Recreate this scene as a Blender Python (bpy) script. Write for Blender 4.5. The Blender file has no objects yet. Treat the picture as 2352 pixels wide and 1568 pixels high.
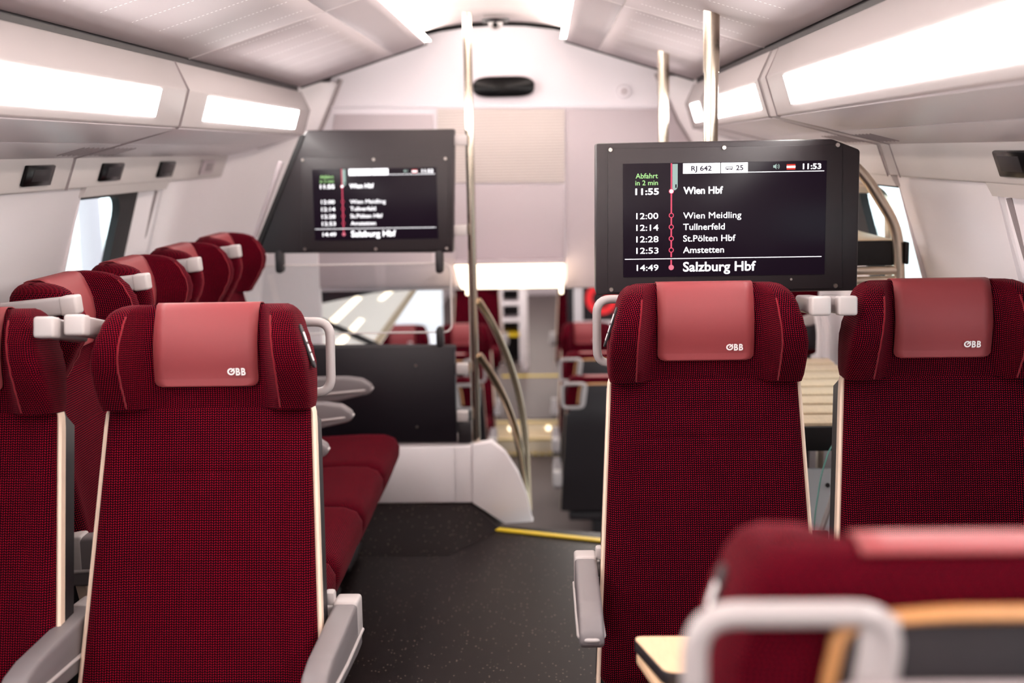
import bpy, bmesh, math, random
from mathutils import Vector, Matrix
random.seed(7)
sc = bpy.context.scene
COL = sc.collection
PI = math.pi

# ------------------------------------------------------------------ camera
F = 2850.0                                   # focal length in pixels of the 2352 px wide frame
ROLL = 0.013
dY = Vector((1250 - 1176, 784 - 345, -F)).normalized()
up = Vector((-ROLL, 1.0, 0.0)); up = (up - dY * up.dot(dY)).normalized()
dX = dY.cross(up).normalized()
RWC = Matrix((dX, dY, up)).transposed()      # world -> camera
RCW = RWC.transposed()
CAM = Vector((0.215, 0.0, 1.55))
cd = bpy.data.cameras.new('camera'); cam = bpy.data.objects.new('camera', cd); COL.objects.link(cam)
cam.matrix_world = Matrix.Translation(CAM) @ RCW.to_4x4()
cd.sensor_width = 36.0; cd.lens = F * 36 / 2352
cd.clip_start = 0.05; cd.clip_end = 200
cd.dof.use_dof = True; cd.dof.focus_distance = 3.0; cd.dof.aperture_fstop = 2.2
sc.camera = cam

def at(px, py, Y):                           # the point at depth Y seen at a pixel of the photograph
    d = RCW @ Vector((px - 1176, 784 - py, -F))
    return CAM + d * (Y / d.y)
def atz(px, py, z):                          # the point at height z seen at a pixel
    d = RCW @ Vector((px - 1176, 784 - py, -F))
    return CAM + d * ((z - CAM.z) / d.z)

# ------------------------------------------------------------------ world, exposure
sc.view_settings.view_transform = 'Standard'; sc.view_settings.look = 'None'
sc.view_settings.exposure = 0.0; sc.view_settings.gamma = 1.0
w = bpy.data.worlds.new('daylight'); sc.world = w; w.use_nodes = True
w.node_tree.nodes['Background'].inputs[0].default_value = (0.86, 0.97, 1.0, 1)
w.node_tree.nodes['Background'].inputs[1].default_value = 3.0
sc.cycles.max_bounces = 8; sc.cycles.diffuse_bounces = 5; sc.cycles.glossy_bounces = 4
sc.cycles.transmission_bounces = 6; sc.cycles.transparent_max_bounces = 8
sc.cycles.sample_clamp_indirect = 6.0
LAMP = 30.0                                   # radiance of the carriage's light panels

# ------------------------------------------------------------------ materials
def lin(c):
    return tuple(((x / 255) / 12.92 if x / 255 <= 0.04045 else ((x / 255 + 0.055) / 1.055) ** 2.4) for x in c)
def mat(name, rgb, rough=0.5, metal=0.0, spec=0.5, emit=None, es=1.0, alpha=None, trans=0.0, coat=0.0, sheen=0.0, bump=0.0, bscale=900.0):
    m = bpy.data.materials.new(name); m.use_nodes = True
    nt = m.node_tree; b = nt.nodes['Principled BSDF']
    b.inputs['Base Color'].default_value = (*lin(rgb), 1)
    b.inputs['Roughness'].default_value = rough; b.inputs['Metallic'].default_value = metal
    b.inputs['Specular IOR Level'].default_value = spec
    b.inputs['Coat Weight'].default_value = coat
    b.inputs['Sheen Weight'].default_value = sheen
    if trans: b.inputs['Transmission Weight'].default_value = trans; b.inputs['IOR'].default_value = 1.45
    if emit:
        b.inputs['Emission Color'].default_value = (*lin(emit), 1); b.inputs['Emission Strength'].default_value = es
    if bump:
        tc = nt.nodes.new('ShaderNodeTexCoord'); n = nt.nodes.new('ShaderNodeTexNoise'); n.inputs['Scale'].default_value = bscale
        bp = nt.nodes.new('ShaderNodeBump'); bp.inputs['Strength'].default_value = bump; bp.inputs['Distance'].default_value = 0.001
        nt.links.new(tc.outputs['Object'], n.inputs['Vector']); nt.links.new(n.outputs['Fac'], bp.inputs['Height'])
        nt.links.new(bp.outputs['Normal'], b.inputs['Normal'])
    return m
class N:                                     # small node-math helper
    def __init__(s, nt): s.nt = nt
    def m(s, op, a, b=None, c=None):
        n = s.nt.nodes.new('ShaderNodeMath'); n.operation = op
        for i, x in enumerate((a, b, c)):
            if x is None: continue
            if isinstance(x, (int, float)): n.inputs[i].default_value = x
            else: s.nt.links.new(x, n.inputs[i])
        return n.outputs[0]
    def step(s, x, lo, hi):
        n = s.nt.nodes.new('ShaderNodeMapRange'); n.interpolation_type = 'SMOOTHSTEP'
        s.nt.links.new(x, n.inputs[0]); n.inputs[1].default_value = lo; n.inputs[2].default_value = hi
        return n.outputs[0]
    def mix(s, f, a, b):
        n = s.nt.nodes.new('ShaderNodeMix'); n.data_type = 'RGBA'
        if isinstance(f, (int, float)): n.inputs[0].default_value = f
        else: s.nt.links.new(f, n.inputs[0])
        for i, x in ((6, a), (7, b)):
            if isinstance(x, tuple): n.inputs[i].default_value = (*x, 1)
            else: s.nt.links.new(x, n.inputs[i])
        return n.outputs[2]

def knit_material():
    m = mat('red_knit_fabric', (120, 10, 30), 0.9, spec=0.04, sheen=0.0)
    nt = m.node_tree; k = N(nt); b = nt.nodes['Principled BSDF']
    uv = nt.nodes.new('ShaderNodeUVMap'); sp = nt.nodes.new('ShaderNodeSeparateXYZ'); nt.links.new(uv.outputs[0], sp.inputs[0])
    u = k.m('DIVIDE', sp.outputs[0], 0.0102); v = k.m('DIVIDE', sp.outputs[1], 0.0051)
    a = k.m('ABSOLUTE', k.m('SUBTRACT', k.m('MULTIPLY', k.m('FRACT', u), 2.0), 1.0))
    s = k.m('FRACT', k.m('SUBTRACT', v, k.m('MULTIPLY', a, 0.75)))
    m1 = k.m('SUBTRACT', 1.0, k.m('ABSOLUTE', k.m('SUBTRACT', k.m('MULTIPLY', s, 2.0), 1.0)))
    m2 = k.m('SUBTRACT', 1.0, k.m('ABSOLUTE', k.m('SUBTRACT', k.m('MULTIPLY', a, 2.0), 1.0)))
    mk = k.m('MULTIPLY', k.step(m1, 0.42, 0.86), k.step(m2, 0.30, 0.74))
    nz = nt.nodes.new('ShaderNodeTexNoise'); nz.inputs['Scale'].default_value = 260.0; nt.links.new(uv.outputs[0], nz.inputs['Vector'])
    nz2 = nt.nodes.new('ShaderNodeTexNoise'); nz2.inputs['Scale'].default_value = 14.0; nt.links.new(uv.outputs[0], nz2.inputs['Vector'])
    red = k.mix(nz.outputs['Fac'], (0.24, 0.001, 0.013), (0.52, 0.004, 0.032))
    red = k.mix(k.step(nz2.outputs['Fac'], 0.35, 0.7), k.mix(0.25, red, (0.2, 0.0, 0.01)), red)
    nt.links.new(k.mix(mk, (0.0016, 0.0004, 0.0018), red), b.inputs['Base Color'])
    bp = nt.nodes.new('ShaderNodeBump'); bp.inputs['Strength'].default_value = 0.5; bp.inputs['Distance'].default_value = 0.0012
    nt.links.new(mk, bp.inputs['Height']); nt.links.new(bp.outputs[0], b.inputs['Normal'])
    b.inputs['Sheen Weight'].default_value = 0.10; b.inputs['Sheen Roughness'].default_value = 0.4
    b.inputs['Sheen Tint'].default_value = (1.0, 0.22, 0.27, 1)
    return m
def ceiling_material(name, rgb, u0, u1, pitch=0.225, off=0.0):
    m = mat(name, rgb, 0.6, spec=0.3)
    nt = m.node_tree; k = N(nt); b = nt.nodes['Principled BSDF']
    uv = nt.nodes.new('ShaderNodeUVMap'); sp = nt.nodes.new('ShaderNodeSeparateXYZ'); nt.links.new(uv.outputs[0], sp.inputs[0])
    du = k.m('MULTIPLY', k.m('SUBTRACT', k.m('FRACT', k.m('DIVIDE', sp.outputs[0], 0.0125)), 0.5), 0.0125)
    dv = k.m('MULTIPLY', k.m('SUBTRACT', k.m('FRACT', k.m('DIVIDE', k.m('ADD', sp.outputs[1], off), pitch)), 0.5), pitch)
    d = k.m('SQRT', k.m('ADD', k.m('MULTIPLY', du, du), k.m('MULTIPLY', dv, dv)))
    mk = k.m('SUBTRACT', 1.0, k.step(d, 0.0030, 0.0042))
    rng = k.m('MULTIPLY', k.m('GREATER_THAN', sp.outputs[0], u0), k.m('LESS_THAN', sp.outputs[0], u1))
    nt.links.new(k.mix(k.m('MULTIPLY', mk, rng), lin(rgb), (1.0, 0.98, 0.98)), b.inputs['Base Color'])
    return m
def floor_material():
    m = mat('speckled_vinyl', (44, 36, 37), 0.42, spec=0.16)
    nt = m.node_tree; k = N(nt); b = nt.nodes['Principled BSDF']
    tc = nt.nodes.new('ShaderNodeTexCoord')
    n1 = nt.nodes.new('ShaderNodeTexVoronoi'); n1.inputs['Scale'].default_value = 95.0; nt.links.new(tc.outputs['Object'], n1.inputs['Vector'])
    n2 = nt.nodes.new('ShaderNodeTexNoise'); n2.inputs['Scale'].default_value = 9.0; nt.links.new(tc.outputs['Object'], n2.inputs['Vector'])
    sp = nt.nodes.new('ShaderNodeSeparateColor'); nt.links.new(n1.outputs['Color'], sp.inputs[0])
    mk = k.m('MULTIPLY', k.m('SUBTRACT', 1.0, k.step(n1.outputs['Distance'], 0.14, 0.26)), k.m('GREATER_THAN', sp.outputs[0], 0.80))
    base = k.mix(n2.outputs['Fac'], lin((18, 10, 12)), lin((26, 16, 16)))
    nt.links.new(k.mix(mk, base, lin((150, 134, 120))), b.inputs['Base Color'])
    return m
def wood_material(name, rgb):
    m = mat(name, rgb, 0.45)
    nt = m.node_tree; k = N(nt); b = nt.nodes['Principled BSDF']
    tc = nt.nodes.new('ShaderNodeTexCoord'); mp = nt.nodes.new('ShaderNodeMapping'); mp.inputs['Scale'].default_value = (60, 8, 3)
    nz = nt.nodes.new('ShaderNodeTexNoise'); nz.inputs['Scale'].default_value = 3.0; nz.inputs['Detail'].default_value = 6
    nt.links.new(tc.outputs['Object'], mp.inputs[0]); nt.links.new(mp.outputs[0], nz.inputs['Vector'])
    c = lin(rgb); nt.links.new(k.mix(nz.outputs['Fac'], tuple(x * 0.82 for x in c), tuple(min(1, x * 1.12) for x in c)), b.inputs['Base Color'])
    return m
def ribbed_material():
    m = mat('ribbed_shutter', (222, 208, 204), 0.5)
    nt = m.node_tree; k = N(nt); b = nt.nodes['Principled BSDF']
    tc = nt.nodes.new('ShaderNodeTexCoord'); sp = nt.nodes.new('ShaderNodeSeparateXYZ'); nt.links.new(tc.outputs['Object'], sp.inputs[0])
    s = k.m('FRACT', k.m('DIVIDE', sp.outputs[2], 0.0135))
    tri = k.m('ABSOLUTE', k.m('SUBTRACT', k.m('MULTIPLY', s, 2.0), 1.0))
    nt.links.new(k.mix(k.step(tri, 0.55, 0.95), lin((226, 213, 208)), lin((190, 174, 170))), b.inputs['Base Color'])
    bp = nt.nodes.new('ShaderNodeBump'); bp.inputs['Strength'].default_value = 0.6; bp.inputs['Distance'].default_value = 0.004
    nt.links.new(tri, bp.inputs['Height']); nt.links.new(bp.outputs[0], b.inputs['Normal'])
    return m
def brushed(name, rgb, rough=0.28):
    m = mat(name, rgb, rough, metal=1.0)
    nt = m.node_tree; k = N(nt); b = nt.nodes['Principled BSDF']
    return m

M = {}
M['knit'] = knit_material()
M['piping'] = mat('red_piping', (120, 14, 30), 0.8, spec=0.1, sheen=0.2)
M['cover'] = mat('rose_leather', (134, 53, 57), 0.5, spec=0.35, bump=0.15, bscale=1200)
M['wood'] = wood_material('pale_beech', (240, 212, 190))
M['woodback'] = wood_material('oak_edge', (176, 122, 72))
M['dark'] = mat('anthracite_plastic', (30, 24, 28), 0.5, bump=0.08)
M['darkmetal'] = mat('anthracite_powder_coat', (42, 35, 38), 0.42, spec=0.4, bump=0.2, bscale=1500)
M['darkpanel'] = mat('dark_partition_panel', (18, 9, 19), 0.45)
M['armgrey'] = mat('mid_grey_plastic', (116, 108, 110), 0.48)
M['armlight'] = mat('light_grey_plastic', (184, 175, 174), 0.42)
M['white'] = mat('white_lacquer', (246, 237, 240), 0.42)
M['handle'] = mat('silver_white_lacquer', (162, 154, 154), 0.34, spec=0.5)
M['wall'] = mat('wall_lining', (249, 241, 244), 0.5)
M['bulk'] = mat('bulkhead_lining', (238, 229, 235), 0.5)
M['panelgrey'] = mat('pinkish_grey_panel', (196, 182, 187), 0.5)
M['rack'] = mat('rack_satin_grey', (184, 176, 176), 0.42)
M['underside'] = mat('rack_underside_satin', (222, 214, 218), 0.30, metal=0.1)
M['strip'] = mat('service_strip_grey', (204, 196, 194), 0.45)
M['ceil'] = ceiling_material('ceiling_panel', (190, 179, 182), 0.20, 0.52, off=0.09)
M['arch'] = ceiling_material('ceiling_arch', (218, 207, 207), 0.16, 0.54, off=0.09)
M['shell'] = mat('roof_shell_dark', (30, 24, 28), 0.7)
M['seam'] = mat('seam_grey', (150, 138, 140), 0.5)
M['seamlight'] = mat('seam_light', (240, 232, 230), 0.5)
M['black'] = mat('black_gloss', (8, 6, 8), 0.25, spec=0.18)
M['blackmatte'] = mat('black_matte', (18, 14, 17), 0.6)
M['floor'] = floor_material()
M['floorlow'] = mat('grey_vinyl', (86, 74, 72), 0.5, spec=0.3)
M['yellow'] = mat('yellow_edge', (222, 190, 34), 0.45)
M['steel'] = brushed('brushed_steel', (186, 173, 158), 0.22)
M['steeldark'] = brushed('worn_steel', (204, 184, 158), 0.26)
M['steelbright'] = brushed('bright_steel_tube', (226, 212, 194), 0.36)
M['screw'] = mat('screw_steel', (196, 186, 180), 0.3, metal=1.0)
M['lamp'] = mat('lamp_warm', (255, 250, 242), 0.4, emit=(255, 250, 246), es=LAMP)
M['saloonlamp'] = mat('lamp_saloon', (255, 250, 242), 0.4, emit=(255, 246, 236), es=LAMP * 0.35)
M['lampcove'] = mat('lamp_cove', (255, 248, 238), 0.4, emit=(255, 246, 236), es=LAMP * 0.75)
M['lampdoor'] = mat('lamp_door', (255, 240, 216), 0.4, emit=(255, 236, 208), es=2.6)
M['tabletop'] = wood_material('pale_table', (222, 184, 148))
M['slat'] = wood_material('beige_slat', (226, 204, 172))
def glass(name, tint, refl=0.10):
    m = bpy.data.materials.new(name); m.use_nodes = True; nt = m.node_tree
    nt.nodes.remove(nt.nodes['Principled BSDF'])
    t = nt.nodes.new('ShaderNodeBsdfTransparent'); t.inputs[0].default_value = (*tint, 1)
    g = nt.nodes.new('ShaderNodeBsdfGlossy'); g.inputs['Roughness'].default_value = 0.02
    x = nt.nodes.new('ShaderNodeMixShader'); x.inputs[0].default_value = refl
    nt.links.new(t.outputs[0], x.inputs[1]); nt.links.new(g.outputs[0], x.inputs[2])
    nt.links.new(x.outputs[0], nt.nodes['Material Output'].inputs[0])
    return m
M['glass'] = glass('clear_glass', (0.96, 0.975, 0.975), 0.06)
M['winglass'] = glass('window_glass', (0.93, 0.97, 0.98), 0.05)
M['glassedge'] = mat('glass_edge', (226, 214, 212), 0.3)
M['glassgreen'] = mat('glass_edge_green', (120, 190, 180), 0.3)
def glow(name, rgb, es): return mat(name, (6, 5, 6), 0.6, spec=0.1, emit=rgb, es=es)
M['scr'] = mat('screen_black', (10, 5, 10), 0.28, spec=0.12, emit=(26, 16, 27), es=0.9)
M['txtw'] = glow('screen_white', (250, 246, 250), 2.5)
M['txtg'] = glow('screen_green', (178, 232, 150), 1.3)
M['txtp'] = glow('screen_pink', (232, 84, 112), 1.2)
M['txtpl'] = glow('screen_pink_light', (244, 130, 152), 1.0)
M['txtt'] = glow('screen_teal', (176, 200, 192), 1.0)
M['txtr'] = glow('screen_red', (232, 64, 52), 1.0)
M['txtd'] = glow('screen_dark', (44, 34, 50), 1.0)
M['logo'] = mat('logo_white', (248, 240, 240), 0.5)
M['redsign'] = glow('sign_red', (228, 52, 56), 1.1)

# ------------------------------------------------------------------ mesh helpers
class MB:
    def __init__(s):
        s.bm = bmesh.new(); s.uvl = s.bm.loops.layers.uv.new('UVMap')
    def _new(s, n0): return [v for v in s.bm.verts][n0:]
    def box(s, c, d, bev=0.0, seg=2, rot=None):
        bm = bmesh.new(); bmesh.ops.create_cube(bm, size=1.0)
        for v in bm.verts: v.co = Vector((v.co.x * d[0], v.co.y * d[1], v.co.z * d[2]))
        if bev: bmesh.ops.bevel(bm, geom=list(bm.edges), offset=bev, segments=seg, affect='EDGES', profile=0.5)
        T = Matrix.Translation(Vector(c)) @ (rot.to_4x4() if rot is not None else Matrix())
        s._take(bm, T); return s
    def _take(s, bm, T=Matrix()):
        mp = {}
        src = bm.loops.layers.uv.active
        for v in bm.verts: mp[v] = s.bm.verts.new(T @ v.co)
        for f in bm.faces:
            try: nf = s.bm.faces.new([mp[v] for v in f.verts])
            except ValueError: continue
            no = f.normal
            for a, b in zip(nf.loops, f.loops):
                co = b.vert.co
                a[s.uvl].uv = (co.x + co.y, co.z) if abs(no.z) < 0.7 else (co.x, co.y)
        bm.free()
    def prism(s, poly, M3, depth, bev=0.0, seg=2):
        """poly in (a,b); M3(a,b,c)->Vector with c from 0 to depth"""
        bm = bmesh.new(); vs = [bm.verts.new((a, b, 0)) for a, b in poly]
        f = bm.faces.new(vs); r = bmesh.ops.extrude_face_region(bm, geom=[f])
        for g in r['geom']:
            if isinstance(g, bmesh.types.BMVert): g.co.z = depth
        bmesh.ops.recalc_face_normals(bm, faces=list(bm.faces))
        if bev: bmesh.ops.bevel(bm, geom=list(bm.edges), offset=bev, segments=seg, affect='EDGES', profile=0.5)
        for v in bm.verts: v.co = Vector(M3(*v.co))
        bm.normal_update(); s._take(bm); return s
    def loft(s, rings, closed=True, cap=True, cap0=True):
        rv = [[s.bm.verts.new(p) for p in r] for r in rings]
        n = len(rings[0])
        vacc = [0.0]
        for i in range(1, len(rings)):
            vacc.append(vacc[-1] + sum((Vector(rings[i][j]) - Vector(rings[i - 1][j])).length for j in range(n)) / n)
        uacc = []
        for r in rings:
            u = [0.0]
            for j in range(1, n + 1): u.append(u[-1] + (Vector(r[j % n]) - Vector(r[j - 1])).length)
            uacc.append(u)
        for i in range(len(rings) - 1):
            for j in range(n if closed else n - 1):
                k = (j + 1) % n
                f = s.bm.faces.new((rv[i][j], rv[i][k], rv[i + 1][k], rv[i + 1][j]))
                for l, (a, b) in zip(f.loops, ((i, j), (i, j + 1), (i + 1, j + 1), (i + 1, j))):
                    u = uacc[a]; l[s.uvl].uv = (u[b] - u[n] / 2, vacc[a])
        if closed and cap:
            for r, on in ((rv[0], cap0), (rv[-1], True)):
                if not on: continue
                f = s.bm.faces.new(r if r is rv[-1] else list(reversed(r)))
                for l in f.loops: l[s.uvl].uv = (l.vert.co.x, l.vert.co.y)
        return s
    def tube(s, pts, r, n=12, closed=False, fillet=0.0, fs=6, rb=None):
        P = [Vector(p) for p in pts]
        if fillet: P = fil(P, fillet, fs, closed)
        m = len(P); rings = []
        T = []
        for i in range(m):
            a = P[i - 1] if (i > 0 or closed) else P[i]; b = P[(i + 1) % m] if (i < m - 1 or closed) else P[i]
            T.append((b - a).normalized())
        ref = Vector((0, 0, 1)) if abs(T[0].z) < 0.9 else Vector((1, 0, 0))
        nn = (ref - T[0] * ref.dot(T[0])).normalized()
        for i in range(m):
            nn = (nn - T[i] * nn.dot(T[i])).normalized(); bb = T[i].cross(nn)
            rings.append([P[i] + nn * math.cos(2 * PI * j / n) * r + bb * math.sin(2 * PI * j / n) * (rb or r) for j in range(n)])
        if closed: rings.append(rings[0]); s.loft(rings, cap=False)
        else: s.loft(rings)
        return s
    def cyl(s, a, b, r, n=24, r2=None):
        a, b = Vector(a), Vector(b); t = (b - a).normalized()
        ref = Vector((0, 0, 1)) if abs(t.z) < 0.9 else Vector((1, 0, 0))
        x = (ref - t * ref.dot(t)).normalized(); y = t.cross(x)
        R = lambda p, q: [p + x * math.cos(2 * PI * j / n) * q + y * math.sin(2 * PI * j / n) * q for j in range(n)]
        return s.loft([R(a, r), R(b, r if r2 is None else r2)])
    def poly(s, pts):
        f = s.bm.faces.new([s.bm.verts.new(p) for p in pts])
        for l in f.loops: l[s.uvl].uv = (l.vert.co.x, l.vert.co.z)
        return s
    def mesh(s, name, m, ang=35):
        bmesh.ops.remove_doubles(s.bm, verts=list(s.bm.verts), dist=1e-5)
        bmesh.ops.recalc_face_normals(s.bm, faces=list(s.bm.faces))
        me = bpy.data.meshes.new(name); s.bm.to_mesh(me); s.bm.free()
        me.materials.append(m); me.shade_smooth(); me.set_sharp_from_angle(angle=math.radians(ang))
        return me
    def build(s, name, m, parent=None, ang=35, org=None):
        me = s.mesh(name, m if not isinstance(m, str) else M[m], ang)
        if parent is not None and org is None: org = parent.location if parent.get('wspace') else None
        if org is not None: me.transform(Matrix.Translation(-Vector(org)))
        return link(name, me, parent)
def link(name, me, parent=None):
    o = bpy.data.objects.new(name, me); COL.objects.link(o)
    if parent is not None: o.parent = parent
    return o
def fil(P, r, fs, closed):
    out = []; m = len(P)
    for i in range(m):
        if not closed and i in (0, m - 1): out.append(P[i]); continue
        a, b, c = P[i - 1], P[i], P[(i + 1) % m]
        d1 = (a - b); d2 = (c - b); rr = min(r, d1.length * 0.49, d2.length * 0.49)
        p, q = b + d1.normalized() * rr, b + d2.normalized() * rr
        for k in range(fs + 1):
            t = k / fs; out.append(p * (1 - t) ** 2 + b * 2 * t * (1 - t) + q * t * t)
    return out
def rrect(x0, x1, y0, y1, r, n=5):
    o = []
    for cx, cy, a in ((x1 - r, y1 - r, 0), (x0 + r, y1 - r, 90), (x0 + r, y0 + r, 180), (x1 - r, y0 + r, 270)):
        for k in range(n + 1):
            t = math.radians(a + 90 * k / n); o.append((cx + r * math.cos(t), cy + r * math.sin(t)))
    return o
XZ = lambda y0: (lambda a, b, c: (a, y0 + c, b))          # prism lying in x-z, extruded along +y
YZ = lambda x0: (lambda a, b, c: (x0 + c, a, b))          # prism lying in y-z, extruded along +x
XY = lambda z0: (lambda a, b, c: (a, b, z0 + c))

def thing(name, label, cat, loc=(0, 0, 0), rz=0.0, group=None, world=True):
    o = bpy.data.objects.new(name, None); COL.objects.link(o)
    o.empty_display_size = 0.05
    o.location = loc; o.rotation_euler = (0, 0, rz)
    o['label'] = label; o['category'] = cat
    if group: o['group'] = group
    if world: o['wspace'] = 1
    return o
def tag(o, label, cat, group=None):
    o['label'] = label; o['category'] = cat
    if group: o['group'] = group
    return o
def struct(o):
    o['kind'] = 'structure'; return o

def text_mesh(body, bold=0.0):
    cu = bpy.data.curves.new('t', 'FONT'); cu.body = body; cu.size = 1.0; cu.offset = bold; cu.resolution_u = 3
    ob = bpy.data.objects.new('t', cu); COL.objects.link(ob)
    me = bpy.data.meshes.new_from_object(ob)
    bpy.data.objects.remove(ob); bpy.data.curves.remove(cu)
    return me
def add_text(mb, body, x0, x1, base, cap, M3, bold=0.0):
    me = text_mesh(body, bold)
    xs = [v.co.x for v in me.vertices]; a, b = min(xs), max(xs)
    vs = [mb.bm.verts.new(M3(x0 + (v.co.x - a) / (b - a) * (x1 - x0), base + v.co.y / 0.715 * cap, 0)) for v in me.vertices]
    for p in me.polygons:
        try: mb.bm.faces.new([vs[i] for i in p.vertices])
        except ValueError: pass
    bpy.data.meshes.remove(me)
def disc(mb, cx, cy, r, M3, n=20, hole=0.0):
    P = lambda q, t: M3(cx + q * math.cos(t), cy + q * math.sin(t), 0)
    if not hole: mb.poly([P(r, 2 * PI * k / n) for k in range(n)])
    else:
        for k in range(n):
            t0, t1 = 2 * PI * k / n, 2 * PI * (k + 1) / n
            mb.poly([P(hole, t0), P(r, t0), P(r, t1), P(hole, t1)])
def rect(mb, x0, x1, y0, y1, M3): mb.poly([M3(x0, y0, 0), M3(x1, y0, 0), M3(x1, y1, 0), M3(x0, y1, 0)])
def rail_logo(mb, x0, base, cap, M3):
    """round letter with a tick through its top right, then two B's; total width about 2.35 cap"""
    r = cap / 2; cx, cy = x0 + r, base + r; n = 26
    P = lambda q, t: M3(cx + q * math.cos(t), cy + q * math.sin(t), 0)
    a0, a1 = math.radians(62), math.radians(400)
    for k in range(n):
        t0, t1 = a0 + (a1 - a0) * k / n, a0 + (a1 - a0) * (k + 1) / n
        mb.poly([P(r * 0.58, t0), P(r, t0), P(r, t1), P(r * 0.58, t1)])
    d = Vector((0.70, 0.71)); q = Vector((-0.71, 0.70)) * r * 0.19
    s0, s1 = Vector((cx, cy)) - d * r * 0.15, Vector((cx, cy)) + d * r * 1.28
    mb.poly([M3(*(s0 - q), 0), M3(*(s1 - q), 0), M3(*(s1 + q), 0), M3(*(s0 + q), 0)])
    add_text(mb, 'B', x0 + cap * 1.10, x0 + cap * 1.68, base, cap, M3, 0.035)
    add_text(mb, 'B', x0 + cap * 1.80, x0 + cap * 2.38, base, cap, M3, 0.035)

# ------------------------------------------------------------------ setting: floor, walls, ceiling
RK = 5.80                                    # where racks and ceiling panels stop before the bulkhead
BH = 6.02                                    # the bulkhead over the stairs
Y0 = -2.6
fp = [(-1.5, Y0), (1.5, Y0), (1.5, 6.0), (0.62, 6.0), (0.62, 4.86), (-0.02, 5.02), (-0.2, 5.08), (-0.2, 6.0), (-1.5, 6.0)]
struct(MB().prism(fp, XY(-0.06), 0.06).build('floor', 'floor'))
# yellow edge of the first step
a, b = atz(1135, 1219, 0.002), atz(1475, 1255, 0.002)
d = (b - a).normalized(); nrm = Vector((-d.y, d.x, 0)) * 0.035
e = MB(); e.loft([[a, b, b + nrm, a + nrm], [p + Vector((0, 0, 0.006)) for p in (a, b, b + nrm, a + nrm)]])
struct(e.build('trim_1', 'yellow'))
# stairs down and the lower saloon floor
sm = MB()
for i in range(6):
    sm.box((0.25, 5.22 + 0.28 * i, -0.19 * (i + 1) - 0.6), (1.0, 0.28, 1.2))
o = sm.build('stairs', 'floorlow'); struct(o)
LF = -1.14; LC = 0.88
struct(MB().box((0, 8.35, LF - 0.03), (3.0, 4.9, 0.06)).build('floor_lower', 'floorlow'))
UF = -0.86
struct(MB().box((0, 16.0, UF - 0.15), (3.0, 9.9, 0.30)).build('floor_far', 'floorlow'))
struct(MB().box((0, 13.5, LC + 0.03), (3.0, 14.9, 0.06)).build('ceiling_lower', 'bulk'))
struct(MB().box((0, 20.9, 0), (3.0, 0.06, 2.4)).build('wall_far', 'bulk'))
def holed(x, y0, y1, z0, z1, holes, t=0.05):
    mb = MB(); ys = sorted({y0, y1, *[h[0] for h in holes], *[h[1] for h in holes]}); zs = sorted({z0, z1, *[h[2] for h in holes], *[h[3] for h in holes]})
    for i in range(len(ys) - 1):
        for j in range(len(zs) - 1):
            cy, cz = (ys[i] + ys[i + 1]) / 2, (zs[j] + zs[j + 1]) / 2
            if any(h[0] < cy < h[1] and h[2] < cz < h[3] for h in holes): continue
            mb.box((x, cy, cz), (t, ys[i + 1] - ys[i], zs[j + 1] - zs[j]))
    return mb
LW = [(6.6, 8.1, -0.25, 0.5), (8.4, 10.4, -0.25, 0.5), (11.6, 13.6, 0.0, 0.62), (14.2, 16.2, 0.0, 0.62)]
struct(holed(-1.47, 6.06, 20.9, -1.2, 0.9, LW).build('wall_lower_left', 'bulk'))
struct(holed(1.47, 6.06, 20.9, -1.2, 0.9, LW[:2]).build('wall_lower_right', 'bulk'))

PROF = [(1.46, 0.0), (1.46, 0.70), (1.455, 0.86), (1.385, 1.15), (1.29, 1.44), (1.25, 1.56)]
def px(z):                                   # wall half-width at height z
    for (x0, z0), (x1, z1) in zip(PROF, PROF[1:]):
        if z0 <= z <= z1: return x0 + (x1 - x0) * (z - z0) / (z1 - z0)
    return 1.25
JP = [(1.17, 0.0), (1.17, 0.90), (1.13, 1.10), (0.93, 1.55), (0.85, 1.68), (0.76, 1.88), (0.72, 1.95)]
def wallx(y, z):
    t = min(1, max(0, (y - 5.62) / 0.40)); t = t * t * (3 - 2 * t)
    for (x0, z0), (x1, z1) in zip(JP, JP[1:]):
        if z0 <= z <= z1: jx = x0 + (x1 - x0) * (z - z0) / (z1 - z0); break
    return px(min(z, 1.56)) * (1 - t) + jx * t
WIN = {-1: [(0.7, 2.3, 0.86, 1.44), (4.02, 4.90, 0.86, 1.44), (-1.6, -0.1, 0.86, 1.44)], 1: [(1.5, 3.0, 0.86, 1.44), (3.84, 4.9, 0.86, 1.44), (-1.0, 0.6, 0.86, 1.44)]}
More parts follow.
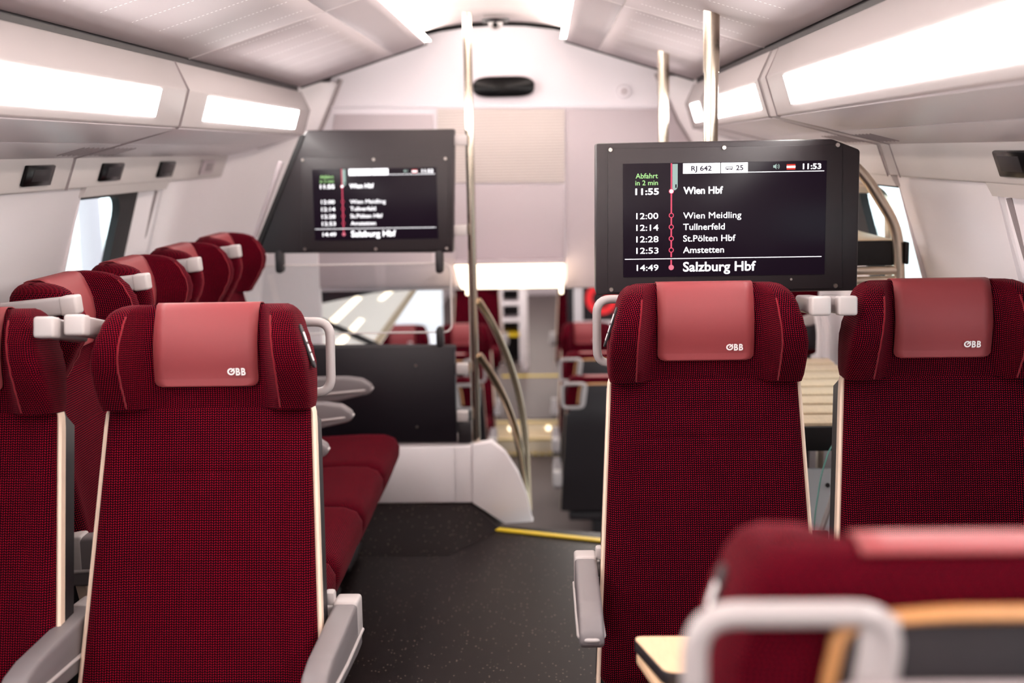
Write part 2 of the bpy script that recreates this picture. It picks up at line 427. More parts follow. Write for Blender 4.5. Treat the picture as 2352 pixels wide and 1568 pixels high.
for sd, nm in ((-1, 'wall_left'), (1, 'wall_right')):
    hs = WIN[sd]
    ys = sorted({Y0, *[h[0] for h in hs], *[h[1] for h in hs], 5.3, 5.62, 5.68, 5.74, 5.80, 5.86, 5.92, 5.97, 6.02})
    zs = [p[1] for p in PROF[:-1]] + [1.90] if False else [0.0, 0.70, 0.86, 1.0, 1.15, 1.3, 1.44, 1.56, 1.68, 1.88]
    mb = MB(); grid = {}
    for y in ys:
        for z in zs: grid[y, z] = Vector((sd * wallx(y, z), y, z))
    for i in range(len(ys) - 1):
        for j in range(len(zs) - 1):
            cy, cz = (ys[i] + ys[i + 1]) / 2, (zs[j] + zs[j + 1]) / 2
            if any(h[0] < cy < h[1] and h[2] < cz < h[3] for h in hs): continue
            mb.poly([grid[ys[i], zs[j]], grid[ys[i + 1], zs[j]], grid[ys[i + 1], zs[j + 1]], grid[ys[i], zs[j + 1]]])
    o = struct(mb.build(nm, 'wall', ang=50))
    if o.data.polygons[0].normal.x * sd > 0: o.data.flip_normals()
    md = o.modifiers.new('thick', 'SOLIDIFY'); md.thickness = 0.03; md.offset = -1
struct(MB().box((0, Y0 - 0.03, 1.05), (3.0, 0.06, 2.2)).build('wall_back', 'wall'))

# windows: recessed frame, pane, blind cassette, rubber
def window(idx, sd, y0, y1, z0, z1):
    yl = y1
    def pt(y, z, out): return Vector((sd * (px(z) + out), y, z))
    root = thing('window_%d' % idx, '', 'window', pt((y0 + y1) / 2, (z0 + z1) / 2, 0.1)); del root['label']; del root['category']; root['kind'] = 'structure'
    fr = MB(); D = 0.055; y1 = yl - 0.115
    ring = lambda d, out, ye: [pt(y0 + d, z0 + d, out), pt(ye - d, z0 + d, out), pt(ye - d, z1 - d, out), pt(y0 + d, z1 - d, out)]
    fr.loft([ring(0.0, -0.002, yl), ring(-0.001, 0.012, yl), ring(0.0, D + 0.02, y1)], cap=False)
    fr.build('window_reveal', 'wall', root)
    rb = MB(); n = 6
    def rr(d, r, out, far=0.0): return [pt(a, b, out) for a, b in rrect(y0 + d, y1 - d - far, z0 + d, z1 - d, r, n)]
    rb.loft([rr(0.004, 0.03, D), rr(0.03, 0.10, D, 0.13), rr(0.03, 0.10, D + 0.03, 0.13), rr(-0.02, 0.03, D + 0.03)], cap=False)
    rb.build('rubber_seal', 'blackmatte', root)
    MB().loft([rr(0.02, 0.08, D + 0.018, 0.10), rr(0.02, 0.08, D + 0.024, 0.10)]).build('pane', 'winglass', root)
    y1 = yl
    bl = MB()
    bl.loft([[pt(y0 - 0.01, z1 + 0.02, 0.03), pt(y0 - 0.01, z1 + 0.018, -0.02), pt(y0 - 0.01, z1 - 0.016, -0.012), pt(y0 - 0.01, z1 - 0.016, 0.04)],
             [pt(y1 + 0.01, z1 + 0.02, 0.03), pt(y1 + 0.01, z1 + 0.018, -0.02), pt(y1 + 0.01, z1 - 0.016, -0.012), pt(y1 + 0.01, z1 - 0.016, 0.04)]])
    bl.build('blind_cassette', 'strip', root)
    rl = MB()
    for yy in (y0 + 0.012, y1 - 0.012):
        rl.tube([pt(yy, z0, 0.02), pt(yy, (z0 + z1) / 2, 0.02), pt(yy, z1 - 0.02, 0.02)], 0.009, 8)
    rl.build('blind_rail', 'seam', root)
k = 0
for sd in (-1, 1):
    for (a, b, c, d) in WIN[sd]:
        k += 1; window(k, sd, a, b, c, d)

# ceiling
CE = [(0.32, 2.046), (0.905, 1.862)]
def cp(t, lift=0.0): return (CE[0][0] + (CE[1][0] - CE[0][0]) * t, CE[0][1] + (CE[1][1] - CE[0][1]) * t + lift)
c = MB()
PL = math.hypot(CE[1][0] - CE[0][0], CE[1][1] - CE[0][1])
def strip_uv(mb, pts0, pts1, us, ya, yb):
    for i in range(len(pts0) - 1):
        vs = [mb.bm.verts.new(p) for p in (pts0[i], pts0[i + 1], pts1[i + 1], pts1[i])]
        f = mb.bm.faces.new(vs)
        for l, uvv in zip(f.loops, ((us[i], ya), (us[i + 1], ya), (us[i + 1], yb), (us[i], yb))): l[mb.uvl].uv = uvv
ysg = [Y0, -1.0, 1.5, 4.0, RK]
tsg = [[0.0, 0.06, 0.12, 0.19, 0.2535], [0.2585, 0.4, 0.55, 0.7, 0.85, 1.0]]
for sd in (-1, 1):
    for ya, yb in zip(ysg, ysg[1:]):
        ya2, yb2 = ya + 0.0025, yb - 0.0025
        for ts in tsg:
            pr = [cp(t) for t in ts]; us = [t * PL for t in ts]
            A = [Vector((sd * x, ya2, z)) for x, z in pr]; B = [Vector((sd * x, yb2, z)) for x, z in pr]
            strip_uv(c, A, B, us, ya, yb)
o = struct(c.build('ceiling', 'ceil', ang=60))
md = o.modifiers.new('thick', 'SOLIDIFY'); md.thickness = 0.012; md.offset = 0
c = MB(); n = 12
def ar(t): return (0.345 * t, 2.140 - 0.040 * t * t)
for ya, yb in zip(ysg, ysg[1:]):
    A = [Vector((*ar(-1 + 2 * i / n), 0)) for i in range(n + 1)]
    us = [0.35 + p.x for p in A]
    strip_uv(c, [Vector((p.x, ya, p.y)) for p in A], [Vector((p.x, yb, p.y)) for p in A], us, ya, yb)
o = struct(c.build('ceiling_centre', 'arch', ang=60))
md = o.modifiers.new('thick', 'SOLIDIFY'); md.thickness = 0.012; md.offset = 0
# thin seams showing between the panels
s_ = MB()
for sd in (-1, 1):
    for yy in ysg[1:-1]:
        P_ = [Vector((sd * x, yy, z - 0.0045)) for x, z in [cp(t) for t in (0, 0.25, 0.5, 0.75, 1)]]
        for p, q in zip(P_, P_[1:]): s_.box((p + q) / 2, (0.16, 0.008, 0.004), rot=Matrix.Rotation(-math.atan2(q.z - p.z, q.x - p.x), 3, 'Y'))
    x, z = cp(0.256); s_.box((sd * x, (Y0 + RK) / 2, z - 0.003), (0.005, RK - Y0, 0.004))
struct(s_.build('trim_2', 'seamlight'))
e_ = MB()
for sd in (-1, 1):
    P_ = [Vector((sd * x, RK + 0.012, z + 0.004)) for x, z in [cp(t) for t in (0, 0.25, 0.5, 0.75, 1)]]
    for p, q in zip(P_, P_[1:]): e_.box((p + q) / 2, (0.157, 0.02, 0.03), rot=Matrix.Rotation(-math.atan2(q.z - p.z, q.x - p.x), 3, 'Y'))
struct(e_.build('trim_13', 'blackmatte'))  # black strips standing in for the shaded gap at the panel ends
# roof shell above the lining
roof = [(-1.52, 1.5), (-1.3, 2.0), (-0.6, 2.28), (0.6, 2.28), (1.3, 2.0), (1.52, 1.5)]
rf = MB()
for (x0, z0), (x1, z1) in zip(roof, roof[1:]):
    rf.poly([(x0, Y0 - 0.1, z0), (x1, Y0 - 0.1, z1), (x1, 6.2, z1), (x0, 6.2, z0)])
o = struct(rf.build('ceiling_shell', 'shell'))
md = o.modifiers.new('thick', 'SOLIDIFY'); md.thickness = 0.03; md.offset = 1
# cove lights along both edges of the centre strip
for sd in (-1, 1):
    g = MB()
    for ya, yb in zip(ysg, ysg[1:]):
        g.loft([[Vector((sd * a, y, z)) for a, z in ((0.296, 2.052), (0.332, 2.052), (0.338, 2.092), (0.332, 2.092))] for y in (ya + 0.004, yb - 0.004)])
    o = g.build('cove_light', 'lampcove')
    tag(o, 'long glowing light strip along the %s edge of the centre ceiling' % ('left' if sd < 0 else 'right'), 'ceiling light', 'ceiling light strips')

# ------------------------------------------------------------------ bulkhead
bp_ = [(-1.30, 0.90), (1.30, 0.90), (1.22, 1.10), (1.03, 1.55), (0.80, 1.90)]
for i in range(0, 13):
    x = 0.80 - 1.6 * i / 12; bp_.append((x, 2.135 - 0.20 * (x / 0.8) ** 2)) if 0 < i < 12 else None
bp_ += [(-0.80, 1.90), (-1.03, 1.55), (-1.22, 1.10)]
struct(MB().prism(bp_, XZ(BH), 0.05).build('wall_end', 'bulk'))
struct(MB().box((-1.20, BH, -0.05), (0.62, 0.06, 2.3)).build('wall_end_left', 'wall'))
struct(MB().box((1.26, BH, -0.15), (0.40, 0.06, 2.1)).build('wall_end_right', 'wall'))
struct(MB().prism([(-1.5, 0.9), (1.5, 0.9), (1.52, 1.5), (1.3, 2.0), (0.6, 2.28), (-0.6, 2.28), (-1.3, 2.0), (-1.52, 1.5)], XZ(BH + 0.06), 0.05).build('wall_end_shell', 'shell'))  # dark plate added behind the bulkhead to block outside light
def wpoly(pix, Y): return [(p.x, p.z) for p in (at(x, y, Y) for x, y in pix)]
YB = BH - 0.012
struct(MB().prism(wpoly([(770, 262), (994, 262), (994, 604), (1046, 606), (1046, 656), (730, 660), (715, 645), (706, 600)], YB), XZ(YB), 0.012, 0.004).build('trim_3', 'panelgrey'))
struct(MB().prism(wpoly([(1302, 250), (1560, 250), (1625, 400), (1680, 660), (1302, 660)], YB), XZ(YB), 0.012, 0.004).build('trim_4', 'panelgrey'))
sh = MB().prism(wpoly([(1004, 250), (1297, 250), (1297, 420), (1004, 420)], YB), XZ(YB), 0.010, 0.002).build('roller_shutter', ribbed_material())
tag(sh, 'cream ribbed roller shutter in the middle of the end wall', 'shutter')
struct(MB().prism(wpoly([(1004, 424), (1297, 424), (1297, 606), (1004, 606)], YB), XZ(YB), 0.010, 0.002).build('trim_5', 'panelgrey'))
struct(MB().prism(wpoly([(745, 243), (1560, 243), (1560, 248), (745, 248)], YB), XZ(YB), 0.012, 0.002).build('trim_6', 'bulk'))
# dark joint on the slanting pillars
for sd, i in ((-1, 7), (1, 8)):
    j = MB().tube([(sd * 0.75, BH - 0.006, 1.90), (sd * 0.85, BH - 0.006, 1.68), (sd * 0.93, BH - 0.006, 1.55), (sd * 1.13, BH - 0.006, 1.10)], 0.012, 8)
    struct(j.build('trim_%d' % i, 'seam'))
# black oval lens
p = at(1157, 200, BH)
ol = thing('wall_lamp', 'glossy black oval lens high on the white end wall', 'lamp', p)
ov = [(p.x + 0.146 * math.copysign(abs(math.cos(t)) ** 0.45, math.cos(t)), p.z + 0.048 * math.copysign(abs(math.sin(t)) ** 0.8, math.sin(t))) for t in [2 * PI * k / 40 for k in range(40)]]
MB().prism(ov, XZ(BH - 0.045), 0.045, 0.008).build('lens', 'black', ol)
MB().prism([(p.x + (x - p.x) * 1.03, p.z + (z - p.z) * 1.08) for x, z in ov], XZ(BH - 0.012), 0.012, 0.003).build('rim', 'panelgrey', ol)
# round detector
p = at(1433, 210, BH)
rd = thing('smoke_detector', 'small round white detector on the end wall beside the steel pole', 'detector', p)
MB().cyl(p, p - Vector((0, 0.018, 0)), 0.034, 28, 0.028).build('housing', 'bulk', rd)
MB().cyl(p - Vector((0, 0.018, 0)), p - Vector((0, 0.022, 0)), 0.017, 20, 0.013).build('sensor', 'panelgrey', rd)
# ceiling camera
p = at(1138, 58, 5.55)
p.z = 2.118
cc = thing('ceiling_camera', 'small dark dome camera under the middle of the ceiling', 'camera', p)
MB().cyl(p, p - Vector((0, 0, 0.016)), 0.062, 28, 0.055).build('base_plate', 'dark', cc)
dm = MB(); rings = []
for k in range(7):
    t = k / 6 * PI / 2; rings.append([p + Vector((0.032 * math.cos(t) * math.cos(u), 0.032 * math.cos(t) * math.sin(u), -0.016 - 0.03 * math.sin(t))) for u in [2 * PI * q / 16 for q in range(16)]])
dm.loft(rings[:-1]); dm.build('dome', 'handle', cc)
MB().box(p + Vector((0, -0.026, -0.028)), (0.02, 0.02, 0.02), 0.003, rot=Matrix.Rotation(PI / 4, 3, 'Y')).build('lens', 'black', cc)
# doorway lamp
dl = thing('doorway_lamp', 'glowing warm box lamp at the foot of the end wall over the stairs', 'lamp', (-0.17, BH - 0.1, 0.95))
q0, q1 = at(1046, 604, 5.9), at(1296, 656, 5.9)
MB().prism([(q0.x, q0.z), (q1.x, q0.z), (q1.x - 0.004, q1.z), (q0.x + 0.03, q1.z)], XZ(5.80), 0.21, 0.008).build('diffuser', 'lampdoor', dl)
MB().box(((q0.x + q1.x) / 2, 5.905, q0.z + 0.006), (q1.x - q0.x + 0.004, 0.216, 0.010), 0.003).build('housing', 'panelgrey', dl)  # top plate added to keep the glow off the wall panels
for xx in (q0.x + 0.06, q1.x - 0.015):
    MB().box((xx, 5.83, q1.z - 0.012), (0.022, 0.03, 0.04), 0.008).build('end_tab', 'lampdoor', dl)

# ------------------------------------------------------------------ overhead luggage racks
def rack(sd, y0, y1, l0, l1, label, vent=None):
    r = thing('luggage_rack', label, 'luggage rack', (sd * 1.0, y0, 1.55), group='overhead luggage racks')
    ex = lambda poly: [(sd * a, b) for a, b in poly]
    y0 += 0.003; y1 -= 0.003
    MB().prism(ex([(0.902, 1.836), (0.865, 1.75), (0.899, 1.640), (0.93, 1.632), (0.95, 1.836)]), XZ(y0), y1 - y0, 0.004).build('fascia', 'rack', r)
    MB().prism(ex([(0.906, 1.634), (1.075, 1.591), (1.08, 1.605), (0.935, 1.650)]), XZ(y0), y1 - y0, 0.002).build('underside', 'underside', r)
    MB().prism(ex([(1.078, 1.590), (1.232, 1.550), (1.236, 1.566), (1.084, 1.605)]), XZ(y0), y1 - y0, 0.002).build('underside', 'underside', r)
    MB().prism(ex([(1.226, 1.552), (1.262, 1.455), (1.30, 1.455), (1.28, 1.57)]), XZ(y0), y1 - y0, 0.006).build('service_strip', 'strip', r)
    nx, nz = 0.115, -0.034                                # along the light face
    n0 = Vector((sd * -0.955, 0, -0.295)).normalized() * 0.0025
    def fp_(t, y): return Vector((sd * (0.865 + 0.034 * t), y, 1.75 - 0.11 * t)) + n0
    lp = MB(); lp.loft([[fp_(0.09, l0), fp_(0.09, l1), fp_(0.78, l1), fp_(0.78, l0)], [q - n0 * 2 for q in (fp_(0.09, l0), fp_(0.09, l1), fp_(0.78, l1), fp_(0.78, l0))]])
    lp.build('light_panel', 'lamp', r)
    for k_, ye in enumerate((y0 + 0.001, y1 - 0.006)):
        jm = MB(); pr_ = [(0.902, 1.836), (0.8635, 1.75), (0.898, 1.638), (1.08, 1.5885), (1.226, 1.5505), (1.262, 1.453)]
        jm.tube([Vector((sd * a_, ye + 0.0025, b_)) for a_, b_ in pr_], 0.0018, 6)
        jm.build('end_joint', 'seam', r)
    if vent is not None:
        for (va, vb) in vent:
            vm = MB()
            for k in range(6):
                yy = va + (vb - va) * k / 5
                vm.box((sd * 1.155, yy, 1.5688), (0.085, 0.0022, 0.002), rot=Matrix.Rotation(sd * 0.254, 3, 'Y'))
            vm.build('vent', 'seam', r)
    return r
rack(-1, Y0 + 0.02, 3.82, Y0 + 0.3, 3.56, 'nearer grey overhead rack with long glowing panel along the left wall', [(3.6, 3.8)])
rack(-1, 3.82, RK, 4.06, 5.54, 'farther grey overhead rack with shorter glowing panel ending at the left end wall', [(3.86, 4.06)])
rack(1, Y0 + 0.02, 3.72, Y0 + 0.3, 3.46, 'nearest grey overhead rack with long glowing panel along the right wall', [(3.5, 3.7)])
r = rack(1, 3.84, 5.2, 3.93, 5.05, 'grey overhead rack partly hidden by the thick steel pole on the right', [(3.88, 4.1)])
rack(1, 5.2, RK, 5.34, 5.62, 'short grey overhead rack with small glowing panel at the right end')
# filler piece between the right racks
fl = MB().prism([(0.905, 1.836), (0.868, 1.75), (0.902, 1.638), (1.232, 1.552), (1.266, 1.458), (1.30, 1.458), (1.30, 1.58), (0.97, 1.66), (0.95, 1.836)], XZ(3.722), 0.116, 0.003).build('trim_9', 'rack'); struct(fl)
# dark strips standing in for the shadow gap under the ceiling edge
for sd, i in ((-1, 10), (1, 11)):
    struct(MB().box((sd * 0.975, (Y0 + RK) / 2, 1.848), (0.12, RK - Y0, 0.03)).build('trim_%d' % i, 'dark'))

def seat_display(sd, y, L, label, light=False):
    c0 = Vector((sd * 1.2390, y, 1.503))
    r = thing('reservation_display', label, 'seat display', c0, group='small displays under the overhead racks')
    R = Matrix.Rotation(sd * -math.atan2(0.036, 0.097), 3, 'Y')
    MB().box(c0, (0.012, L, 0.062), 0.004, rot=R).build('case', 'panelgrey' if light else 'black', r)
    MB().box(c0 + Vector((sd * -0.0062, 0.01, 0)), (0.003, L * 0.62, 0.036), 0.001, rot=R).build('screen', 'seam' if light else 'dark', r)
seat_display(-1, 3.56, 0.20, 'largest black display under the left rack, nearest the left frame edge')
seat_display(-1, 4.17, 0.20, 'black display under the left rack just above the window blind')
seat_display(-1, 4.78, 0.18, 'smaller black display under the left rack between the blind and grey plate')
seat_display(-1, 5.37, 0.18, 'grey blank plate under the far end of the left rack', True)
seat_display(1, 2.76, 0.20, 'black display under the right rack at the right frame edge')

# ------------------------------------------------------------------ seats
def prof(tab, z):
    if z <= tab[0][0]: return tab[0][1:]
    for a, b in zip(tab, tab[1:]):
        if a[0] <= z <= b[0]:
            t = (z - a[0]) / (b[0] - a[0]); t = t * t * (3 - 2 * t) if True else t
            return tuple(x + (y - x) * t for x, y in zip(a[1:], b[1:]))
    return tab[-1][1:]
def yback(z): return -0.215 * (1.0 - z) if z < 1.0 else 0.0       # the back leans
def wback(z): return 0.219 + 0.03 * (1.0 - z) / 0.55
def sym(half): return half + [(-x, y) for x, y in reversed(half) if abs(x) > 1e-6]
CACHE = {}
def cached(key, fn):
    if key not in CACHE: CACHE[key] = fn()
    return CACHE[key]
def zmap(me):                                 # headrest pieces: squeeze to their real height
    for v in me.vertices: v.co.z = 1.238 - (1.2445 - v.co.z) * 0.92
    return me
def zup(me):                                  # backrest pieces: meet the headrest seam
    for v in me.vertices: v.co.z += 0.014 * max(0, min(1, (v.co.z - 0.6) / 0.4))
    return me
def m_backrest():
    mb = MB(); rings = []
    zs = [0.31, 0.315, 0.33, 0.42, 0.5, 0.6, 0.7, 0.8, 0.855, 0.864, 0.867, 0.870, 0.88, 0.93, 0.975, 0.992, 1.002, 1.006]
    for z in zs:
        w_ = wback(z); y = yback(z); ins = {0.31: 0.02, 0.315: 0.008, 1.002: 0.006, 1.006: 0.016}.get(z, 0.0)
        g = 0.0022 if z == 0.867 else 0.0
        w_ -= ins
        half = [(0, ins + g), (0.25 * w_, ins + g), (0.5 * w_, ins + g), (w_ - 0.07, ins - 0.002 + g), (w_ - 0.045, ins - 0.008), (w_ - 0.022, ins - 0.010), (w_ - 0.006, ins - 0.002), (w_, ins + 0.012), (w_, 0.035), (w_ - 0.004, 0.062), (w_ * 0.5, 0.064)]
        full = [(-x, yy) for x, yy in reversed(half)] + half[1:]
        rings.append([(x, y + yy, z) for x, yy in full])
    mb.loft(rings); return zup(mb.mesh('backrest', M['knit'], 50))
HT = [(1.000, 0.227, 0.046, 0.0), (1.03, 0.2275, 0.062, -0.002), (1.06, 0.228, 0.075, -0.006), (1.10, 0.227, 0.090, -0.010), (1.13, 0.222, 0.094, -0.012),
      (1.16, 0.214, 0.092, -0.010), (1.19, 0.206, 0.085, -0.004), (1.21, 0.200, 0.075, 0.002)]
def m_headrest():
    mb = MB(); rings = []
    L = [(0.999, 0.02, None), (0.996, 0.003, None)] + [(1.0 + 0.21 * i / 14, 0.0, None) for i in range(1, 15)] + [(1.220, 0.004, 1), (1.229, 0.010, 1), (1.236, 0.017, 1), (1.240, 0.026, 1)]
    for z, ins, top in L:
        w_, p, yc = prof(HT, min(z, 1.21)); 
        if top: p *= max(0, 1 - ((z - 1.21) / 0.032) ** 2) ** 0.5; 
        w_ -= ins * (1.15 if top else 1.0); yb = 0.072 - ins * 0.8; f = yc + ins * (0.9 if top else 0.5)
        tip = f - p
        W0 = 0.1165; dw = w_ - W0
        half = [(0, f), (0.05, f), (0.1, f)] + [(W0 + dw * t_, f - p * q_) for t_, q_ in ((0.0, 0.03), (0.12, 0.16), (0.28, 0.54), (0.42, 0.93), (0.60, 0.965), (0.80, 1.0))]
        half += [(w_ - 0.010, tip + 0.004), (w_ - 0.003, tip + 0.012), (w_, tip + 0.030), (w_, 0.4 * (tip + yb)), (w_, yb - 0.03), (w_ - 0.012, yb - 0.006), (w_ - 0.04, yb), (w_ * 0.4, yb)]
        full = [(-x, yy) for x, yy in reversed(half)] + half[1:]
        rings.append([(x, yy, z) for x, yy in full])
    mb.loft(rings); return zmap(mb.mesh('headrest', M['knit'], 48))
def m_piping(s):
    mb = MB(); P_ = []
    for i in range(13):
        z = 1.001 + 0.212 * i / 12; w_, p, f = prof(HT, z); P_.append((s * (0.1165 + (w_ - 0.1165) * 0.43), f - p * 0.94, z))
    mb.tube(P_, 0.0019, 6); return zmap(mb.mesh('piping', M['piping'], 60))
def m_cover():
    path = []
    for i in range(9):
        z = 1.048 + (1.21 - 1.048) * i / 8; path.append((prof(HT, z)[2] - 0.0055 - 0.004 * math.sin(PI * i / 8) - (0.004 if i == 0 else 0), z))
    path += [(0.003, 1.226), (0.012, 1.2395), (0.024, 1.2445), (0.044, 1.2445), (0.056, 1.2420), (0.064, 1.2380)]
    mb = MB(); n = 10; rows = []; acc = 0; r = 0.017; hw = 0.112
    # finer rows at the rounded lower corners
    fine = []
    for i, (y, z) in enumerate(path):
        if i == 0:
            for k in range(6):
                t = k / 6; fine.append((path[0][0] * (1 - t) + path[1][0] * t, path[0][1] * (1 - t) + path[1][1] * t))
        else: fine.append((y, z))
    for y, z in fine:
        d = z - fine[0][1] if z < 1.1 and y < 0 else 1
        h = hw - (r - math.sqrt(max(0, r * r - (r - d) ** 2)) if d < r else 0)
        h -= 0.004 * max(0, min(1, (1.21 - z) / 0.16)) * 0 
        rows.append([mb.bm.verts.new((h * (-1 + 2 * j / n), y, z)) for j in range(n + 1)])
    for a, b in zip(rows, rows[1:]):
        for j in range(n): mb.bm.faces.new((a[j], a[j + 1], b[j + 1], b[j]))
    # give the leather its thickness
    me = mb.mesh('headrest_cover', M['cover'], 60)
    bm = bmesh.new(); bm.from_mesh(me); bmesh.ops.solidify(bm, geom=list(bm.faces), thickness=0.0022); bmesh.ops.recalc_face_normals(bm, faces=list(bm.faces)); bm.to_mesh(me); bm.free()
    return zmap(me)
def m_logo():
    mb = MB()
    z0 = 1.0745; y_ = prof(HT, 1.08)[2] - 0.0055 - 0.004 * 0.65 - 0.0042
    rail_logo(mb, 0.047, z0, 0.0165, lambda a, b, c: (a, y_ + (b - z0) * -0.13, b))
    return zmap(mb.mesh('logo', M['logo'], 30))
def m_trim(s):
    mb = MB(); rings = []
    for z in [0.30, 0.45, 0.6, 0.75, 0.9, 0.96, 0.985, 0.997, 1.003]:
        x0 = wback(z) - 0.001 - (0.006 if z > 1.0 else 0.003 if z > 0.99 else 0); y = yback(min(z, 1.0)); t = 0.0095 if z < 0.98 else 0.0085 if z < 1.0 else 0.004
        rings.append([(s * a, y + b, z) for a, b in ((x0, 0.012), (x0 + t * 0.5, 0.009), (x0 + t, 0.013), (x0 + t, 0.036), (x0, 0.036))])
    mb.loft(rings); return zup(mb.mesh('side_trim', M['wood'], 45))
def shell_w(z): 
    return wback(min(z, 1.0)) + 0.004 if z < 1.0 else (0.222 - (z - 1.0) * 0.25 if z < 1.03 else 0.135 + 0.02 * (1.19 - z) / 0.16)
def m_shell():
    mb = MB(); rings = []
    for z in [0.30, 0.34, 0.5, 0.7, 0.9, 0.975, 0.995, 1.02, 1.03, 1.05, 1.12, 1.165, 1.18, 1.184]:
        w_ = (0.200 if z < 1.03 else 0.150 if z < 1.05 else 0.140 if z < 1.17 else 0.128) if z >= 1.0 else wback(z) + (0.0075 if z < 0.99 else -0.01)
        y = yback(z) if z < 1.0 else 0.0
        a, b = 0.0365, 0.095
        if z > 1.03: a = 0.074
        rings.append([(x, y + yy, z) for x, yy in ((-w_, a), (w_, a), (w_, b - 0.008), (w_ - 0.02, b), (-w_ + 0.02, b), (-w_, b - 0.008))])
    mb.loft(rings); return mb.mesh('back_shell', M['dark'], 40)
def m_shelltop():
    mb = MB()
    mb.tube([(-0.150, 0.086, 1.06), (-0.142, 0.086, 1.13), (-0.132, 0.086, 1.182), (-0.05, 0.086, 1.189), (0.05, 0.086, 1.189), (0.132, 0.086, 1.182), (0.142, 0.086, 1.13), (0.150, 0.086, 1.06)], 0.0065, 8, fillet=0.02, rb=0.010)
    return mb.mesh('shell_edge', M['woodback'], 45)
def m_tray():
    mb = MB(); P_ = rrect(-0.150, 0.150, 0.86, 1.135, 0.03)
    mb.prism([(a, b) for a, b in P_], lambda a, b, c: (a, 0.097 + (yback(b) if b < 1.0 else 0) + c, b), 0.012, 0.003)
    return mb.mesh('folding_tray', M['dark'], 40)
def m_trayrim():
    mb = MB(); P_ = rrect(-0.150, 0.150, 0.86, 1.135, 0.03)
    mb.tube([(a, 0.106 + (yback(b) if b < 1.0 else 0), b) for a, b in P_], 0.0065, 8, closed=True)
    return mb.mesh('tray_rim', M['seam'], 45)
def m_cushion():
    mb = MB(); rings = []
    # cross-sections along x; profile in y-z with a rolled front edge
    pf = [(-0.10, 0.435), (-0.16, 0.452), (-0.3, 0.462), (-0.45, 0.470), (-0.535, 0.468), (-0.575, 0.452), (-0.592, 0.42), (-0.590, 0.385), (-0.56, 0.315), (-0.535, 0.285), (-0.3, 0.285), (-0.10, 0.30)]
    cy = sum(p[0] for p in pf) / len(pf); cz = sum(p[1] for p in pf) / len(pf)
    for x, k in ((-0.246, 0.55), (-0.2455, 0.70), (-0.241, 0.84), (-0.230, 0.93), (-0.212, 0.98), (-0.185, 1.0), (-0.1, 1.0), (0, 1.0), (0.1, 1.0), (0.185, 1.0), (0.212, 0.98), (0.230, 0.93), (0.241, 0.84), (0.2455, 0.70), (0.246, 0.55)):
        rings.append([(x, cy + (y - cy) * (1 - (1 - k) * 0.35), cz + (z - cz) * k - 0.004 * (1 - (x / 0.247) ** 2)) for y, z in pf])
    mb.loft(rings); return mb.mesh('seat_cushion', M['knit'], 50)
def m_base():
    mb = MB(); mb.box((0, -0.30, 0.255), (0.42, 0.46, 0.06), 0.015); mb.box((0, -0.26, 0.12), (0.10, 0.30, 0.24), 0.02); mb.box((0, -0.26, 0.012), (0.30, 0.36, 0.024), 0.008)
    return mb.mesh('pedestal', M['dark'], 40)
ARM = [(0.02, 0.632), (-0.06, 0.638), (-0.34, 0.640), (-0.40, 0.632), (-0.435, 0.608), (-0.440, 0.585), (-0.425, 0.572), (-0.30, 0.545), (-0.04, 0.520), (0.02, 0.52)]
def m_arm(s):
    mb = MB(); mb.prism([(y, z) for y, z in ARM], YZ(s * 0.285 - 0.026), 0.052, 0.009, 3); return mb.mesh('armrest', M['armgrey'], 45)
def m_armcap(s):
    mb = MB(); mb.prism([(0.03, 0.636), (-0.045, 0.642), (-0.045, 0.55), (0.03, 0.54)], YZ(s * 0.285 - 0.027), 0.054, 0.008, 3); return mb.mesh('armrest_hinge', M['armlight'], 45)
def m_armline(s):
    mb = MB(); pts = [(s * 0.285 + s * 0.0265, 0.02, 0.555), (s * 0.285 + s * 0.0265, -0.20, 0.566), (s * 0.285 + s * 0.0265, -0.40, 0.588), (s * 0.285 + s * 0.014, -0.438, 0.594), (s * 0.285 - s * 0.014, -0.438, 0.594), (s * 0.285 - s * 0.0265, -0.40, 0.588), (s * 0.285 - s * 0.0265, 0.02, 0.555)]
    mb.tube(pts, 0.0045, 8, fillet=0.01); return mb.mesh('armrest_edge', M['armlight'], 60)
def m_armpin(s):
    mb = MB(); mb.cyl((s * 0.22, -0.005, 0.60), (s * 0.262, -0.005, 0.60), 0.02, 16); mb.box((s * 0.25, -0.02, 0.645), (0.022, 0.03, 0.03), 0.006)
    return mb.mesh('armrest_pivot', M['armlight'], 45)
def m_loop(s):
    mb = MB(); P_ = [Vector((s * x, 0.092, z)) for x, z in ((0.249, 1.035), (0.249, 1.192), (0.092, 1.192), (0.112, 1.035))]
    mb.tube(P_, 0.0105, 12, closed=True, fillet=0.034, rb=0.0105)
    mb.prism([(s * x, z) for x, z in ((0.088, 1.190), (0.118, 1.190), (0.136, 1.04), (0.108, 1.04))], XZ(0.084), 0.014, 0.004); return mb.mesh('grab_handle', M['handle'], 60)
def m_bar(s):
    mb = MB(); R = Matrix.Rotation(math.radians(5), 3, 'X'); mb.box((s * 0.245, -0.005, 1.185), (0.040, 0.17, 0.040), 0.007, 3, rot=R.inverted()); return mb.mesh('hinged_bar', M['handle'], 45)
def m_barcap(s):
    mb = MB(); R = Matrix.Rotation(math.radians(5), 3, 'X'); mb.box((s * 0.245, -0.098, 1.1932), (0.044, 0.04, 0.044), 0.0065, 3, rot=R.inverted()); return mb.mesh('bar_cap', M['armlight'], 45)
